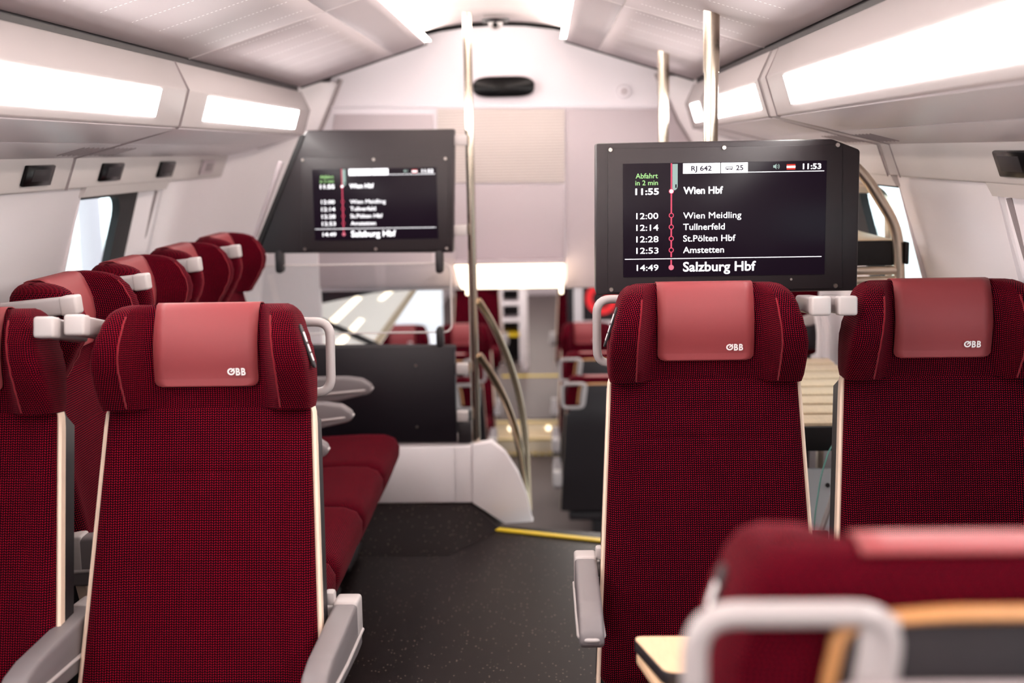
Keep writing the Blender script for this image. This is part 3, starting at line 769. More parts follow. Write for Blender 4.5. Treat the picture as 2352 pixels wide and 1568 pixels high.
def plate_frame(s):
    # plate lies on the outer face of the wing, leaning with it
    c0 = Vector((s * (prof(HT, 1.14)[0] + 0.0015), -0.034, 1.14)); zx = Vector((s * -0.30, -0.05, 1)).normalized(); yx = Vector((0, 1, 0.05)).normalized()
    nx = Vector((s * 1, 0, 0)); nx = (nx - zx * nx.dot(zx)).normalized(); yx = zx.cross(nx)
    return c0, yx, zx, nx
def m_plate(s):
    c0, yx, zx, nx = plate_frame(s); mb = MB()
    mb.prism(rrect(-0.0125, 0.0125, -0.053, 0.053, 0.011), lambda a, b, c: c0 + yx * a + zx * b + nx * (c - 0.002), 0.005, 0.001); return zmap(mb.mesh('number_plate', M['dark'], 40))
def m_digits(s):
    c0, yx, zx, nx = plate_frame(s); mb = MB()
    for b0, h, w_ in ((0.010, 0.024, 0.0075), (-0.014, 0.018, 0.0065), (-0.036, 0.018, 0.0065)):
        mb.prism(rrect(-w_, w_, b0, b0 + h, 0.003), lambda a, b, c: c0 + yx * a + zx * b + nx * (0.003 + c), 0.0008)
    return zmap(mb.mesh('number_marks', M['logo'], 40))

def seat(label, loc, rz, group, arms=(), loop=0, bars=(), plate=0, tray=True, logo=True, far=False, bench=False, recline=0.0):
    r = thing('train_seat', label, 'seat', loc, rz, group, world=False)
    L = lambda key, fn, par=r: link(key.split('|')[0], cached(key, fn), par)
    L('backrest', m_backrest); hr = L('headrest', m_headrest)
    if not far:
        for s in (-1, 1): L('piping|%d' % s, lambda: m_piping(s), hr)
    cv = L('headrest_cover', m_cover); cv['label'] = 'rose leather headrest cover'
    if logo: L('logo', m_logo, cv)
    cu = L('seat_cushion', m_cushion); cu.location.z = 0.03 if far else -0.03 if bench else -0.13; L('pedestal', m_base); sh_ = L('back_shell', m_shell)
    for s in (-1, 1): L('side_trim|%d' % s, lambda: m_trim(s))
    L('shell_edge', m_shelltop, sh_)
    if tray and not far:
        t = L('folding_tray', m_tray); L('tray_rim', m_trayrim, t)
    for s in arms:
        a = L('armrest|%d' % s, lambda: m_arm(s)); L('armrest_hinge|%d' % s, lambda: m_armcap(s), a); L('armrest_edge|%d' % s, lambda: m_armline(s), a)
        if bench: a.location = (0.035 * -s, -0.05, 0.02)
        else: a.location.z = -0.05
        if not far and not bench: L('armrest_pivot|%d' % s, lambda: m_armpin(s), a)
    if loop: L('grab_handle|%d' % loop, lambda: m_loop(loop))
    for s in bars:
        b = L('hinged_bar|%d' % s, lambda: m_bar(s)); L('bar_cap|%d' % s, lambda: m_barcap(s), b)
    if plate:
        p_ = L('number_plate|%d' % plate, lambda: m_plate(plate)); L('number_marks|%d' % plate, lambda: m_digits(plate), p_)
    if recline:                               # the back leans about the headrest seam
        cy, cz = 0.03, 1.0; c_, s_ = math.cos(recline), math.sin(recline)
        for o in list(r.children):
            if o.name.split('.')[0] in ('seat_cushion', 'pedestal', 'armrest'): continue
            o.rotation_euler.x = recline; o.location = (0, cy - (cy * c_ - cz * s_), cz - (cy * s_ + cz * c_))
    return r
GS = 'red train seats in the near compartment'
seat('red seat facing the camera left of the aisle, rose cover with white logo', (-0.514, 2.60, 0), 0, GS, arms=(-1, 1), loop=1, bars=(-1,), plate=1, recline=-0.125)
seat('red window seat cut off by the left frame edge, beside a seat with logo', (-1.055, 2.57, 0), 0, GS, arms=(), bars=(1,), recline=-0.125)
seat('red aisle seat standing directly below the large right-hand display', (0.586, 2.89, 0), 0, GS, arms=(-1,), loop=-1, bars=(1,), plate=-1)
seat('red window seat facing the camera on the far right, beside the right aisle seat', (1.135, 2.89, 0), 0, GS, bars=(-1,))
seat('blurred close-up red seat seen from behind at the lower right corner', (0.578, 1.03, -0.006), PI, GS, loop=1, plate=1)
lab = ['side-facing red seat nearest the camera in the row under the left window', 'second side-facing red seat from the camera in the left window row',
       'third side-facing red seat from the camera in the left window row', 'last side-facing red seat in the left window row, next to the dark partition']
for i in range(4):
    seat(lab[i], (-0.955, 3.00 + 0.50 * i, 0.03), PI / 2, 'side-facing red seats under the left window', arms=(-1,) if i < 3 else (-1, 1), bars=(-1,), tray=False, logo=False, bench=True)

# ------------------------------------------------------------------ table between the facing seats
tb = thing('folding_table', 'pale wooden folding table with dark edging beside the blurred near seat', 'table', (0.9, 1.98, 0))
def rounded(poly, r):
    return [(p.x, p.y) for p in fil([Vector((a, b, 0)) for a, b in poly], r, 4, True)]
TZ = 0.714
top = rounded([(0.358, 2.055), (1.30, 2.055), (1.30, 1.905), (0.400, 1.905)], 0.018)
MB().prism(top, XY(TZ - 0.002), 0.002).build('upper_leaf', 'tabletop', tb)
rim = [((x - 0.85) * 1.004 + 0.85, (y - 1.98) * 1.03 + 1.98) for x, y in top]
MB().prism(rim, XY(TZ - 0.024), 0.0225, 0.004).build('leaf_edging', 'dark', tb)
low = rounded([(0.360, 2.06), (1.30, 2.06), (1.30, 1.70), (0.45, 1.70), (0.400, 1.86)], 0.02)
MB().prism(low, XY(TZ - 0.046), 0.018, 0.004).build('lower_leaf', 'tabletop', tb)
MB().box((1.25, 1.88, 0.35), (0.06, 0.22, 0.70), 0.01).build('support', 'dark', tb)

# ------------------------------------------------------------------ passenger displays
def display_face(o_screen, cx, cz, W, H, yf):
    """the timetable picture; X, Y given in the measuring frame 330..1970 x 300..1222"""
    def M3(e): return lambda a, b, c: (cx + ((a - 330) / 1640 - 0.5) * W, yf - e, cz + (0.5 - (b - 300) / 922) * H)
    # text uses y upward: pass negative y
    def T(e): return lambda a, b, c: (cx + ((a - 330) / 1640 - 0.5) * W, yf - e, cz + (0.5 - ((-b) - 300) / 922) * H)
    A, B, C = 0.0008, 0.0014, 0.0020
    wt = MB(); t = T(A)
    for s, x0, x1, bl, cap, bo in (('11:55', 430, 620, 551, 51, 0.022), ('12:00', 437, 615, 748, 50, 0.004), ('12:14', 437, 617, 843, 50, 0.004), ('12:28', 437, 617, 937, 50, 0.004),
                                   ('12:53', 437, 617, 1030, 50, 0.004), ('14:49', 440, 617, 1170, 50, 0.004), ('Wien Hbf', 818, 1138, 550, 57, 0.024), ('Wien Meidling', 818, 1288, 750, 52, 0.0),
                                   ('Tullnerfeld', 818, 1155, 842, 52, 0.004), ('St.P\u00f6lten Hbf', 818, 1243, 936, 52, 0.004), ('Amstetten', 818, 1150, 1030, 52, 0.004),
                                   ('Salzburg Hbf', 818, 1410, 1180, 78, 0.016), ('11:53', 1778, 1925, 366, 44, 0.020)):
        add_text(wt, s, x0, x1, -bl, cap, t, bo)
    m = M3(A)
    rect(wt, 815, 1115, 305, 388, m); rect(wt, 1122, 1336, 305, 388, m)
    rect(wt, 1336, 1950, 381, 386, m); rect(wt, 343, 1942, 1072, 1077, m)
    rect(wt, 1648, 1718, 339, 355, M3(B))
    disc(wt, 721, 527, 15, M3(C), 20)
    wt.build('white_lettering', 'txtw', o_screen)
    g = MB(); add_text(g, 'Abfahrt', 432, 612, -420, 42, t, 0.008); add_text(g, 'in 2 min', 430, 613, -475, 40, t, 0.008)
    g.build('green_lettering', 'txtg', o_screen)
    pk = MB()
    rect(pk, 715, 727, 302, 702, M3(B)); rect(pk, 715, 727, 742, 796, M3(B)); rect(pk, 715, 727, 836, 890, M3(B)); rect(pk, 715, 727, 930, 984, M3(B)); rect(pk, 715, 727, 1024, 1062, M3(B)); rect(pk, 715, 727, 1084, 1140, M3(B))
    disc(pk, 721, 527, 21, M3(B + 0.0003), 20)
    for yy in (722, 816, 910, 1004): disc(pk, 721, yy, 21, M3(B), 20, 14)
    pk.build('route_line', 'txtp', o_screen)
    pl_ = MB(); disc(pl_, 721, 1146, 22, M3(C), 20); pl_.build('route_end', 'txtpl', o_screen)
    tl = MB()
    tl.poly([M3(A)(*q, 0) for q in ((729, 308), (772, 308), (772, 490), (766, 508), (752, 518), (729, 522))])
    tl.build('coach_symbol', 'txtt', o_screen); tl = MB()
    tl.poly([M3(A)(*q, 0) for q in ((1540, 332), (1552, 332), (1566, 320), (1566, 364), (1552, 352), (1540, 352))])
    for k in range(6):
        for rr in (16, 26):
            a0, a1 = -0.9 + 0.3 * k, -0.6 + 0.3 * k
            tl.poly([M3(A)(1566 + q * math.cos(v), 342 + q * math.sin(v), 0) for q, v in ((rr - 4, a0), (rr, a0), (rr, a1), (rr - 4, a1))])
    tl.build('speaker_symbol', 'txtt', o_screen)
    rd_ = MB(); rect(rd_, 1648, 1718, 325, 369, M3(A)); rd_.build('flag', 'txtr', o_screen)
    dk = MB(); add_text(dk, 'RJ 642', 880, 1046, -366, 40, T(B), 0.028); add_text(dk, '25', 1240, 1300, -366, 40, T(B), 0.028)
    rect(dk, 1158, 1216, 338, 343, M3(B)); rect(dk, 1158, 1163, 338, 356, M3(B)); rect(dk, 1211, 1216, 338, 356, M3(B)); rect(dk, 1158, 1216, 352, 359, M3(B)); disc(dk, 1172, 360, 5, M3(B), 12); disc(dk, 1203, 360, 5, M3(B), 12)
    rect(dk, 752, 764, 472, 500, M3(B))
    dk.build('dark_lettering', 'txtd', o_screen)

def screws(pts, Y, parent):
    for q in pts:
        MB().cyl(q, q - Vector((0, 0.004, 0)), 0.0062, 16, 0.005).build('screw', 'screw', parent)

# right-hand display
YD = 3.20
q = lambda x, y: at(x, y, YD)
dr = thing('timetable_display', 'sharp large timetable display in dark housing above the right aisle seat', 'display', q(1670, 670))
hp = [(v.x, v.z) for v in (q(1369, 678), q(1970, 668), q(1977, 344), q(1912, 319), q(1369, 329))]
lo = min(p[1] for p in hp)
MB().prism(hp, XZ(YD + 0.004), 0.11, 0.006).build('housing', 'darkmetal', dr)
pp = [(v.x, v.z) for v in (q(1396, 672), q(1935, 662), q(1935, 332), q(1396, 341))]
MB().prism(pp, XZ(YD), 0.012, 0.002).build('front_plate', 'darkmetal', dr)
c0 = q(1663, 503.5); W, H = 0.516, 0.290
sc_ = MB().box((c0.x, YD - 0.0005, c0.z), (W, 0.004, H), 0.0008).build('screen', 'scr', dr)
sc_['wspace'] = 1
def sub_space(o, root):                       # sub-parts of a part built in world space
    o['worg'] = list(root.location)
class WS:
    pass
# sub-parts share the root's origin
def face_on(screen, root, *a):
    fake = screen
    n0 = set(bpy.data.objects)
    display_face(None, *a)
    for o in [o for o in bpy.data.objects if o not in n0]:
        o.data.transform(Matrix.Translation(-root.location)); o.parent = screen
del sc_['wspace']
face_on(sc_, dr, c0.x, c0.z, W, H, YD - 0.0025)
screws([q(1402, 344) , q(1663, 339), q(1924, 333), q(1404, 665), q(1919, 656)], YD, dr)
MB().cyl(q(1817, 641), q(1817, 641) - Vector((0, 0.003, 0)), 0.003, 12).build('sensor', 'screw', dr)
MB().box((0.688, YD + 0.24, 1.44), (0.06, 0.36, 0.10), 0.008).build('pole_bracket', 'darkmetal', dr)
MB().box((0.688, YD + 0.24, 1.26), (0.06, 0.36, 0.06), 0.008).build('pole_bracket', 'darkmetal', dr)

# left-hand display
YL = 5.0
q = lambda x, y: at(x, y, YL)
dlp = thing('timetable_display', 'blurred timetable display in slanted dark housing left of the thin pole', 'display', q(820, 580))
hp = [(v.x, v.z) for v in (q(594, 582), q(1041, 580), q(1043, 296), q(705, 299), q(690, 318))]
MB().prism(hp, XZ(YL + 0.004), 0.09, 0.006).build('housing', 'darkmetal', dlp)
pp = [(v.x, v.z) for v in (q(692, 576), q(1030, 574), q(1030, 361), q(692, 362))]
MB().prism(pp, XZ(YL), 0.012, 0.002).build('front_plate', 'darkmetal', dlp)
c0 = q(862, 468.5); W, H = 0.500, 0.285
sl_ = MB().box((c0.x, YL - 0.0005, c0.z), (W, 0.004, H), 0.0008).build('screen', 'scr', dlp)
face_on(sl_, dlp, c0.x, c0.z, W, H, YL - 0.0025)
screws([q(695, 367), q(858, 366), q(1023, 364), q(700, 572), q(863, 572), q(1026, 570)], YL, dlp)
wr = MB(); a, b = q(700, 310), q(592, 578)
wr.loft([[a + Vector((-0.02, 0.0, 0)), a + Vector((0.0, 0.0, 0)), a + Vector((0.0, 0.08, 0)), a + Vector((-0.02, 0.08, 0))], [b + Vector((-0.02, 0.0, 0)), b, b + Vector((0, 0.08, 0)), b + Vector((-0.02, 0.08, 0))]])
wr.build('mounting_rail', 'blackmatte', dlp)
a, b = q(652, 372), q(592, 545)
wr = MB().tube([a + Vector((-0.016, 0.02, 0)), b + Vector((-0.016, 0.02, 0))], 0.010, 10); wr.build('rail_cover', 'panelgrey', dlp)
for yy in (322, 528):
    MB().box(at(1058, yy, YL + 0.04), (0.052, 0.05, 0.042), 0.004).build('pole_bracket', 'armlight', dlp)
for xx in (641, 1009):
    p = q(xx, 604); MB().prism(rrect(p.x - 0.016, p.x + 0.016, p.z - 0.042, p.z + 0.05, 0.014), XZ(YL - 0.004), 0.05, 0.004).build('glass_clip', 'dark', dlp)

# ------------------------------------------------------------------ stair partition on the left
pt_ = thing('partition_panel', 'dark low partition panel between the side-facing seats and the stairs', 'partition', at(900, 1018, YL))
a, b = at(560, 800, YL), at(1050, 1016, YL)
MB().box(((a.x + b.x) / 2, YL + 0.02, (a.z + b.z) / 2), (b.x - a.x, 0.04, a.z - b.z), 0.008).build('panel', 'darkpanel', pt_)
MB().tube([at(560, 797, YL + 0.02), at(1047, 797, YL + 0.02)], 0.012, 10).build('top_rail', 'dark', pt_)
MB().box(at(1068, 992, YL + 0.03), (0.056, 0.03, 0.09), 0.006).build('lower_bracket', 'dark', pt_)
for yy in (846, 955):
    MB().box(at(1062, yy, YL + 0.035), (0.05, 0.045, 0.042), 0.004).build('pole_bracket', 'armlight', pt_)
p = at(1010, 775, YL); MB().prism(rrect(p.x - 0.015, p.x + 0.015, p.z - 0.04, p.z + 0.042, 0.014), XZ(YL - 0.004), 0.05, 0.004).build('glass_clip', 'dark', pt_)
for xx, yy in ((955, 839), (958, 980)): MB().cyl(at(xx, yy, YL), at(xx, yy, YL) - Vector((0, 0.004, 0)), 0.005, 14).build('screw', 'screw', pt_)
gl = thing('glass_screen', 'clear rounded glass pane under the left display above the dark partition', 'glass screen', at(800, 764, YL))
a, b = at(560, 612, YL), at(1037, 764, YL)
G_ = rrect(a.x, b.x, b.z, a.z, 0.03)
MB().prism(G_, XZ(YL + 0.018), 0.008).build('pane', 'glass', gl)
MB().tube([(x, YL + 0.022, z) for x, z in G_], 0.0035, 6, closed=True).build('pane_edge', 'glassedge', gl)

# white stair side box with its dark sloping plinth
wb = thing('stair_casing', 'white casing with curved right edge beside the yellow-edged stairs', 'casing', at(960, 1155, YL))
A = at(560, 1030, YL); B_ = at(1040, 1155, YL); C_ = at(1085, 1155, YL)
zt, zb = A.z, B_.z
MB().box(((A.x + at(1039, 0, YL).x) / 2, YL + 0.10, (zt + zb) / 2), (at(1039, 1100, YL).x - A.x, 0.2, zt - zb), 0.010).build('front_panel', 'white', wb)
MB().box(((at(1041, 1100, YL).x + C_.x) / 2, YL + 0.10, (zt + zb) / 2), (C_.x - at(1041, 1100, YL).x, 0.2, zt - zb), 0.008).build('corner_panel', 'white', wb)
MB().box(((A.x + C_.x) / 2, YL + 0.12, zt + 0.004), (C_.x - A.x - 0.03, 0.13, 0.022), 0.006).build('ledge', 'seam', wb)
cv_ = [at(1085, 1022, YL), at(1128, 1018, YL), at(1160, 1045, YL), at(1190, 1095, YL), at(1210, 1150, YL), at(1222, 1205, YL), at(1226, 1232, YL), at(1160, 1228, YL), at(1085, 1155, YL)]
ang = math.radians(14)
def tw(a, b, c): return (C_.x + (a - C_.x) * 1.0, YL + (a - C_.x) * math.tan(ang) + c, b)
MB().prism([(v.x, max(v.z, 0.002)) for v in cv_], tw, 0.06, 0.004).build('curved_cheek', 'white', wb)
pf_ = MB(); zf = 0.001
f0, f1 = atz(560, 1278, zf), atz(1030, 1275, zf); f2 = atz(1150, 1216, zf)
t0, t1 = at(560, 1157, YL), at(1084, 1157, YL)
bk0, bk1 = Vector((f0.x, 5.15, zf)), Vector((f2.x, 5.15, zf))
for quad in ([f0, f1, t1, t0], [f1, f2, t1], [t0, t1, Vector((t1.x, 5.15, t1.z)), Vector((t0.x, 5.15, t0.z))], [t1, f2, Vector((f2.x, 5.15, zf)), Vector((t1.x, 5.15, t1.z))], [f0, t0, Vector((t0.x, 5.15, t0.z)), bk0], [f0, bk0, bk1, f2, f1], [bk0, Vector((t0.x, 5.15, t0.z)), Vector((t1.x, 5.15, t1.z)), bk1]):
    pf_.poly(quad)
pl = pf_.build('floor_plinth', 'floor', ang=8); tag(pl, 'dark speckled sloping plinth on the floor under the white casing', 'plinth')

# ------------------------------------------------------------------ poles and stair handrails
def pole(label, bx, by, z0, z1, r, sleeve=None, flange=False, lean=0.0):
    o = thing('grab_pole', label, 'pole', (bx, by, z0), group='vertical steel grab poles')
    MB().cyl((bx, by, z0), (bx + lean, by, z1), r, 28).build('tube', 'steel', o)
    if sleeve: MB().cyl((bx, by, sleeve), (bx + lean, by, z1), r * 1.13, 28).build('sleeve', 'steel', o)
    if flange:
        t = Matrix.Rotation(math.radians(17.5), 3, 'Y'); cz = z1 - 0.006
        m_ = MB(); rings = [[Vector((bx, by, cz)) + t @ Vector((rr * math.cos(k * PI / 16), rr * math.sin(k * PI / 16), zz)) for k in range(32)] for rr, zz in ((r * 2.0, 0.006), (r * 1.95, 0.0))]
        m_.loft(rings); m_.build('flange', 'white', o)
    return o
pb = at(1094, 1020, YL + 0.06)
pole('slim full-height steel pole rising from the white stair casing to the ceiling', pb.x, pb.y, zt, 2.095, 0.0175)
pole('thick steel pole into the ceiling behind the large right-hand display', 0.690, 3.60, 0.0, cp((0.69 - 0.32) / 0.585)[1] + 0.01, 0.0205, 1.76, True)
pole('thinner-looking steel pole farther back beside the round detector', 0.690, 5.02, 0.0, cp((0.69 - 0.32) / 0.585)[1] + 0.01, 0.0205, 1.76, True)
def rail(label, pts, r):
    P_ = [at(*p) for p in pts]; n = len(P_); S = []
    for i in range(n - 1):
        p0, p1, p2, p3 = P_[max(i - 1, 0)], P_[i], P_[i + 1], P_[min(i + 2, n - 1)]
        for k in range(6):
            t = k / 6; S.append(0.5 * ((2 * p1) + (p2 - p0) * t + (2 * p0 - 5 * p1 + 4 * p2 - p3) * t * t + (3 * p1 - p0 - 3 * p2 + p3) * t ** 3))
    S.append(P_[-1])
    o = MB().tube(S, r, 12).build('stair_handrail', 'steeldark')
    tag(o, label, 'handrail', 'curved stair handrails')
rail('upper curved steel stair handrail starting high on the slim pole', [(1098, 690, 5.06), (1130, 742, 5.15), (1163, 815, 5.30), (1187, 890, 5.42), (1202, 965, 5.52), (1209, 1040, 5.6), (1212, 1110, 5.64), (1215, 1170, 5.66)], 0.0155)
rail('lower curved steel stair handrail starting low on the slim pole', [(1100, 815, 5.06), (1132, 865, 5.10), (1162, 925, 5.14), (1184, 990, 5.18), (1198, 1050, 5.22), (1206, 1110, 5.24), (1211, 1165, 5.25)], 0.0165)

# ------------------------------------------------------------------ luggage stand behind the right-hand seats
YT = 3.75
ls = thing('luggage_stand', 'steel tube luggage stand with wooden slat shelf behind the right-hand seats', 'luggage stand', (1.05, 4.3, 0))
q = lambda x, y, Y=YT: at(x, y, Y)
MB().tube([q(1900, 330), q(1985, 400), q(2050, 505), q(2062, 545), q(2066, 640), q(2068, 700), (q(2068, 700).x, YT, 0.0)], 0.0165, 14, fillet=0.05).build('front_frame', 'steelbright', ls)
MB().tube([q(1850, 428, 4.1), q(2012, 432, 4.1), q(2042, 470, 4.1), q(2046, 640, 4.1), (q(2046, 640, 4.1).x, 4.1, 0.0)], 0.0165, 14, fillet=0.07).build('rear_frame', 'steelbright', ls)
for yy in (622, 645):
    MB().tube([q(1850, yy + 2), q(2062, yy - 2)], 0.013, 12).build('cross_tube', 'steelbright', ls)
ub = [q(1800, 556), q(2056, 552)]
MB().box(((ub[0].x + ub[1].x) / 2, YT + 0.02, ub[0].z - 0.038), (ub[1].x - ub[0].x, 0.03, 0.075), 0.004).build('upper_fascia', 'blackmatte', ls)
us_ = MB()
MB().box(((ub[0].x + ub[1].x) / 2, YT + 0.22, ub[0].z - 0.004), (ub[1].x - ub[0].x, 0.42, 0.012), 0.003).build('upper_shelf', 'slat', ls)
MB().box(at(2079, 580, YT), (0.010, 0.05, 0.066), 0.003).build('stop_plate', 'blackmatte', ls)
# lower slat shelf
zsh = q(1885, 972).z
for k in range(8):
    ya, yb = YT + 0.152 * k, YT + 0.152 * (k + 1) - 0.034
    MB().box((0.98, (ya + yb) / 2, zsh - 0.008), (0.72, yb - ya, 0.020), 0.004).build('slat', 'slat', ls)
fr_ = MB()
for xx in (0.62, 1.33): fr_.box((xx, YT + 0.61, zsh - 0.02), (0.02, 1.24, 0.03), 0.004)
fr_.box((0.98, YT + 0.61, zsh - 0.05), (0.70, 1.2, 0.006)); fr_.build('shelf_frame', 'blackmatte', ls)  # dark tray added beneath so the slat gaps read as shade
MB().box((0.98, YT - 0.01, zsh - 0.045), (0.74, 0.02, 0.075), 0.003).build('front_fascia', 'blackmatte', ls)
for xx in (0.63, 1.32):
    for yy in (YT + 0.02, YT + 1.2): MB().box((xx, yy, (zsh - 0.02) / 2), (0.028, 0.028, zsh - 0.02), 0.004).build('leg', 'steelbright', ls)
# glazed guard panel below and leaning metal profile
gp = thing('guard_panel', 'pale guard panel with curved glass edge between the two right-hand seats', 'panel', (0.95, YT, 0))
MB().box((0.97, YT + 0.06, 0.28), (0.66, 0.012, 0.54), 0.003).build('panel', mat('pale_blue_panel', (236, 241, 246), 0.25), gp)
q = lambda x, y: at(x, y, YT - 0.05)
gpts = [q(1935, 1000), q(1906, 1028), q(1886, 1090), q(1872, 1180), q(1868, 1250)]
MB().tube(gpts, 0.0022, 6, fillet=0.03).build('glass_edge', 'glassgreen', gp)
MB().tube([q(1930, 1090), q(1884, 1225)], 0.009, 8).build('metal_profile', 'armlight', gp)
MB().box(at(1883, 1232, YT - 0.06), (0.05, 0.015, 0.035), 0.003).build('foot_bracket', 'darkmetal', gp)
MB().cyl(at(1901, 1114, YT + 0.05), at(1901, 1114, YT + 0.03), 0.007, 14).build('screw', 'blackmatte', gp)
# folded red seat and white posts seen past the stand
fs_ = thing('tip_up_chair', 'red folded tip-up seat glimpsed between the two right-hand seats', 'seat', (0.98, 5.35, 0))
MB().box(at(1835, 725, 5.3), (0.16, 0.08, 0.34), 0.03, 3).build('backrest', 'knit', fs_)
MB().box(at(1855, 772, 5.2), (0.10, 0.10, 0.10), 0.02, 3).build('seat_pad', 'darkpanel', fs_)
MB().box(at(1858, 735, 5.18), (0.09, 0.03, 0.045), 0.008, rot=Matrix.Rotation(-0.35, 3, 'Y')).build('armrest', 'armlight', fs_)
for dx in (0, 18):
    MB().tube([at(1866 + dx, 690, 5.1), at(1876 + dx, 725, 5.1), at(1882 + dx, 760, 5.1), at(1880 + dx, 830, 5.1)], 0.011, 10, fillet=0.05).build('post', 'white', fs_)
MB().box((at(1835, 725, 5.3).x, 5.34, 0.40), (0.12, 0.05, 0.80), 0.01).build('pedestal', 'dark', fs_)
wp_ = at(1912, 735, 5.85)
st = thing('wall_notice', 'small white notice with grey print on the wall behind the right seats', 'notice', wp_)
MB().box(wp_, (0.10, 0.006, 0.15), 0.002).build('sheet', 'white', st)
nl = MB()
for k in range(5): nl.box(wp_ + Vector((-0.005, -0.0036, 0.03 - 0.016 * k)), (0.05 - 0.006 * (k % 3), 0.001, 0.005))
nl.build('print', 'seam', st)
struct(MB().box((1.12, 5.9, 0.62), (0.66, 0.04, 1.24)).build('wall_niche', 'white'))

# ------------------------------------------------------------------ lower saloon beyond the stairs
XL, XR = -0.70 + 0.215, 0.345 + 0.215
GL = 'seats in the lower saloon beyond the stairs'
seat('dark-backed far seat right of the far aisle, nearest to the stairs', (XR, 8.0, LF), PI, GL, arms=(-1, 1), loop=1, far=True)
seat('dark-backed far seat second from the stairs on the right of the far aisle', (XR, 8.95, LF), PI, GL, arms=(-1, 1), loop=1, far=True)
seat('far red seat facing the camera just right of the lit steps', (XR, 10.45, LF), 0, GL, arms=(-1, 1), far=True)
seat('far seat back with white handle glimpsed between partition and slim pole, nearest the stairs', (XL, 8.0, LF), PI, GL, arms=(-1, 1), loop=-1, far=True)
seat('far seat back second from the stairs, glimpsed left of the slim pole', (XL, 8.95, LF), PI, GL, arms=(-1, 1), loop=-1, far=True)
seat('far red seat facing the camera directly behind the slim pole', (XL, 10.45, LF), 0, GL, arms=(-1, 1), far=True)
seat('far red window seat facing the camera seen through the glass screen', (XL - 0.53, 10.45, LF), 0, GL, far=True)
seat('farthest red seat left of the far aisle under the doorway lamp', (XL, 12.45, UF), 0, GL, arms=(-1, 1), far=True)
seat('farthest red seat right of the far aisle under the doorway lamp', (XR, 12.45, UF), 0, GL, arms=(-1, 1), far=True)
# lit steps
stp = thing('lit_steps', 'pair of lit beige steps with yellow nosing at the end of the far aisle', 'steps', (0.04, 10.95, LF))
SB = mat('beige_step', (255, 240, 214), 0.4)
MB().box((0.04, 10.98, LF + 0.07), (0.68, 0.34, 0.14), 0.006).build('lower_step', SB, stp)
MB().box((0.04, 11.10, LF + 0.20), (0.68, 0.30, 0.13), 0.006).build('upper_step', SB, stp)
ns = MB(); ns.box((0.04, 10.815, LF + 0.145), (0.68, 0.03, 0.012)); ns.box((0.04, 10.955, LF + 0.27), (0.68, 0.03, 0.012)); ns.build('nosing', mat('pale_yellow_nosing', (244, 216, 140), 0.4), stp)
for k in range(11): MB().box((0.04 - 0.31 + 0.062 * k, 10.80, LF + 0.012), (0.035, 0.02, 0.012)).build('marker_tile', 'yellow', stp)
for xx in (-0.12, 0.22): MB().cyl((xx, 10.948, LF + 0.215), (xx, 10.940, LF + 0.215), 0.022, 16).build('step_light', 'lampdoor', stp)
# far luggage shelves, post, dark glass partition with red emblem
fr = thing('luggage_shelves', 'far white-framed luggage shelves with dark bays left of the far aisle', 'luggage shelves', (-0.15, 14.2, UF))
YF = 14.0
a = at(1150, 655, YF); b = at(1196, 800, YF)
for xx in (a.x, b.x): MB().box((xx, YF + 0.2, (LC + UF) / 2), (0.03, 0.4, LC - UF), 0.004).build('upright', 'white', fr)
for yy in (662, 698, 736, 770):
    MB().box(((a.x + b.x) / 2, YF + 0.2, at(1170, yy, YF).z), (b.x - a.x, 0.4, 0.035), 0.004).build('shelf', 'white' if yy != 770 else 'yellow', fr)
MB().box(((a.x + b.x) / 2, YF + 0.42, (LC + UF) / 2), (b.x - a.x, 0.02, LC - UF)).build('back_panel', 'darkpanel', fr)
wpst = at(1205, 760, 13.6)
tag(MB().box((wpst.x, 13.6, (UF + LC) / 2), (0.07, 0.07, LC - UF), 0.01).build('support_post', 'white'), 'white upright post beside the far dark luggage shelves', 'post')
struct(MB().box((0.04, 13.2, UF + 0.004), (0.62, 0.06, 0.008)).build('trim_12', 'yellow'))
pe = thing('glass_partition', 'far dark glass partition with a red ring emblem right of the far aisle', 'partition', at(1370, 700, 11.6))
a = at(1302, 640, 11.6); b = at(1560, 735, 11.6)
MB().box(((a.x + b.x) / 2, 11.6, (UF + LC) / 2), (b.x - a.x, 0.03, LC - UF), 0.004).build('panel', 'darkpanel', pe)
MB().box(at(1328, 690, 11.55), (0.085, 0.05, 0.62), 0.008).build('post', 'white', pe)
MB().box(at(1440, 745, 11.55), (1.0, 0.04, 0.08), 0.006).build('sill', 'white', pe)
em = MB(); p = at(1382, 686, 11.56); T3 = lambda a, b, c: (p.x + a, 11.56 + c, p.z + b)
n = 30; R0, R1 = 0.088, 0.150
pr_ = [(R1 * math.cos(t), R1 * math.sin(t)) for t in [math.radians(65 + 325 * k / n) for k in range(n + 1)]] + [(R0 * math.cos(t), R0 * math.sin(t)) for t in [math.radians(65 + 325 * (n - k) / n) for k in range(n + 1)]]
em.prism(pr_, T3, 0.02); em.prism([(-0.01, -0.02), (0.02, -0.05), (0.17, 0.10), (0.14, 0.13)], T3, 0.02)
em.build('red_emblem', 'redsign', pe)
# unseen ceiling lights added to brighten the lower saloon
for i, (xx, ya, yb) in enumerate(((-0.50, 8.8, 10.4), (0.62, 6.6, 10.4), (-0.55, 11.4, 15.6), (0.62, 11.4, 15.6), (0.03, 16.2, 20.4))):
    o = MB().box((xx, (ya + yb) / 2, LC - 0.012), (0.22, yb - ya, 0.024), 0.004).build('saloon_light', 'saloonlamp')
    tag(o, ['left light panel over the lower saloon nearest the stairs', 'right light panel over the lower saloon nearest the stairs', 'left light panel over the far raised end', 'right light panel over the far raised end', 'light panel over the aisle at the very far end'][i], 'ceiling light', 'saloon light panels')
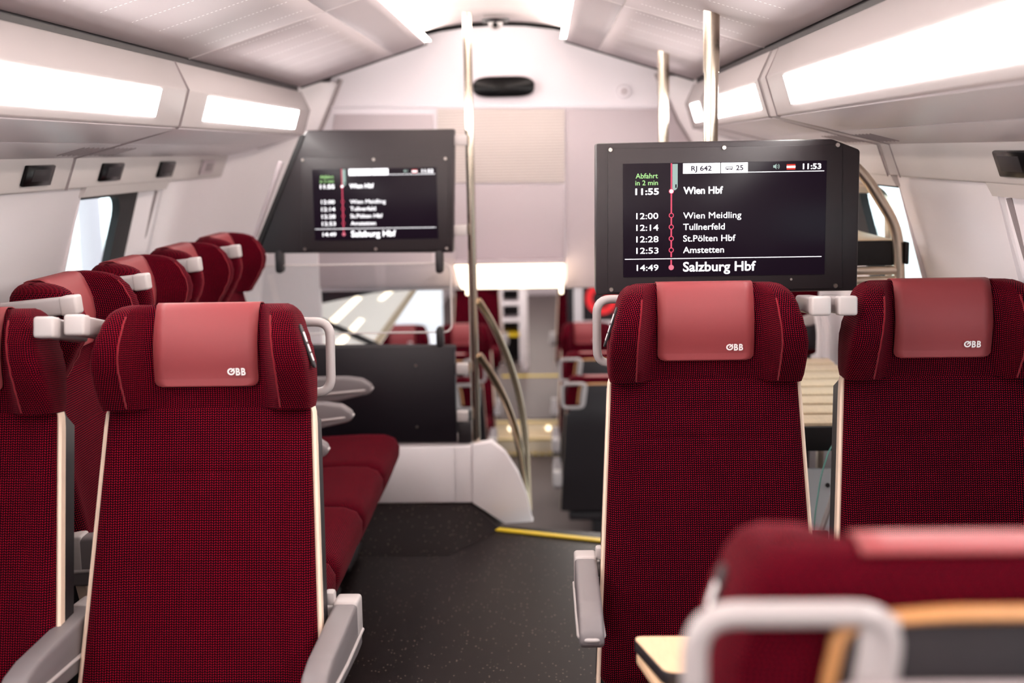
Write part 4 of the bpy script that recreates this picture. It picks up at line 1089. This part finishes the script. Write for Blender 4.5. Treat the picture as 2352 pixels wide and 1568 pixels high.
# sloping board left of the stairs, made to glow as daylight, with light strips
YS = 7.6
so = thing('stair_skylight', 'sloping bright frosted panel with glowing strips seen through the glass screen', 'skylight', at(800, 790, YS))
def sp_(x, y): return at(x, y, YS + (x - 725) / 235 * 0.5)
bd = [sp_(725, 697), sp_(960, 664), sp_(868, 800), sp_(725, 800)]
bd[0:1] = [bd[0]]; bd[1:1] = [Vector((sp_(960, 664).x - 0.02, sp_(960, 664).y, LC)), Vector((sp_(960, 664).x, sp_(960, 664).y, LC))]
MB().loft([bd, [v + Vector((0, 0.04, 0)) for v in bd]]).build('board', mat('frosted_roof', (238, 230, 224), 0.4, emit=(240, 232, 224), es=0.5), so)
def stripq(pts, nm='light_strip', m='lampdoor'):
    P_ = [sp_(x, y) - Vector((0, 0.006, 0)) for x, y in pts]; MB().loft([P_, [v + Vector((0, 0.008, 0)) for v in P_]]).build(nm, m, so)
stripq([(818, 678), (832, 684), (766, 748), (750, 742)]); stripq([(826, 730), (838, 734), (782, 798), (760, 798)]); stripq([(905, 668), (880, 690), (868, 688), (888, 668)])
stripq([(960, 664), (944, 667), (852, 792), (868, 798)], 'edge_beam', 'slat')
MB().tube([at(720, 728, 7.55), at(866, 793, 7.85)], 0.020, 10).build('edge_rail', 'dark', so)
tag(MB().loft([[Vector((at(722, 662, 7.45).x, 7.45 + e_, LC)), Vector((at(1000, 660, 7.45).x, 7.45 + e_, LC)), at(1000, 662, 7.45 + e_), at(860, 672, 7.45 + e_), at(722, 700, 7.45 + e_)] for e_ in (0, 0.04)]).build('dark_valance', 'darkpanel'), 'dark wedge-shaped valance under the lower left of the end wall', 'valance')
# added glowing panel standing in for the daylit window behind the left far seats
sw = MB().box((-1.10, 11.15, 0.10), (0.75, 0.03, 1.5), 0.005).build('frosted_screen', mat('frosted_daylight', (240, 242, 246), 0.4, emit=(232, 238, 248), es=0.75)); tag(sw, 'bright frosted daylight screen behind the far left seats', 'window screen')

# ------------------------------------------------------------------ outside
struct(MB().box((0, 8, -1.9), (120, 90, 0.1)).build('ground', mat('pale_platform', (200, 200, 196), 0.8)))
ob = thing('station_building', 'pale blurred station building outside the left window', 'building', (-14, 14, -1.8))
MB().box((-14, 14, 0.2), (4, 26, 4.0)).build('facade', mat('pale_render', (236, 238, 236), 0.8), ob)
for k in range(6): MB().box((-11.98, 4 + 3.4 * k, 0.6), (0.06, 1.4, 1.5)).build('shop_window', mat('shop_%d' % k, [(180, 196, 198), (120, 190, 150), (190, 200, 204), (230, 150, 180), (200, 206, 180), (170, 180, 190)][k], 0.4), ob)
p = at(208, 540, 8.6)
tag(MB().cyl((p.x, p.y, -1.85), (p.x, p.y, 2.6), 0.08, 12).build('platform_post', 'panelgrey'), 'blurred grey platform post outside the left window', 'post')
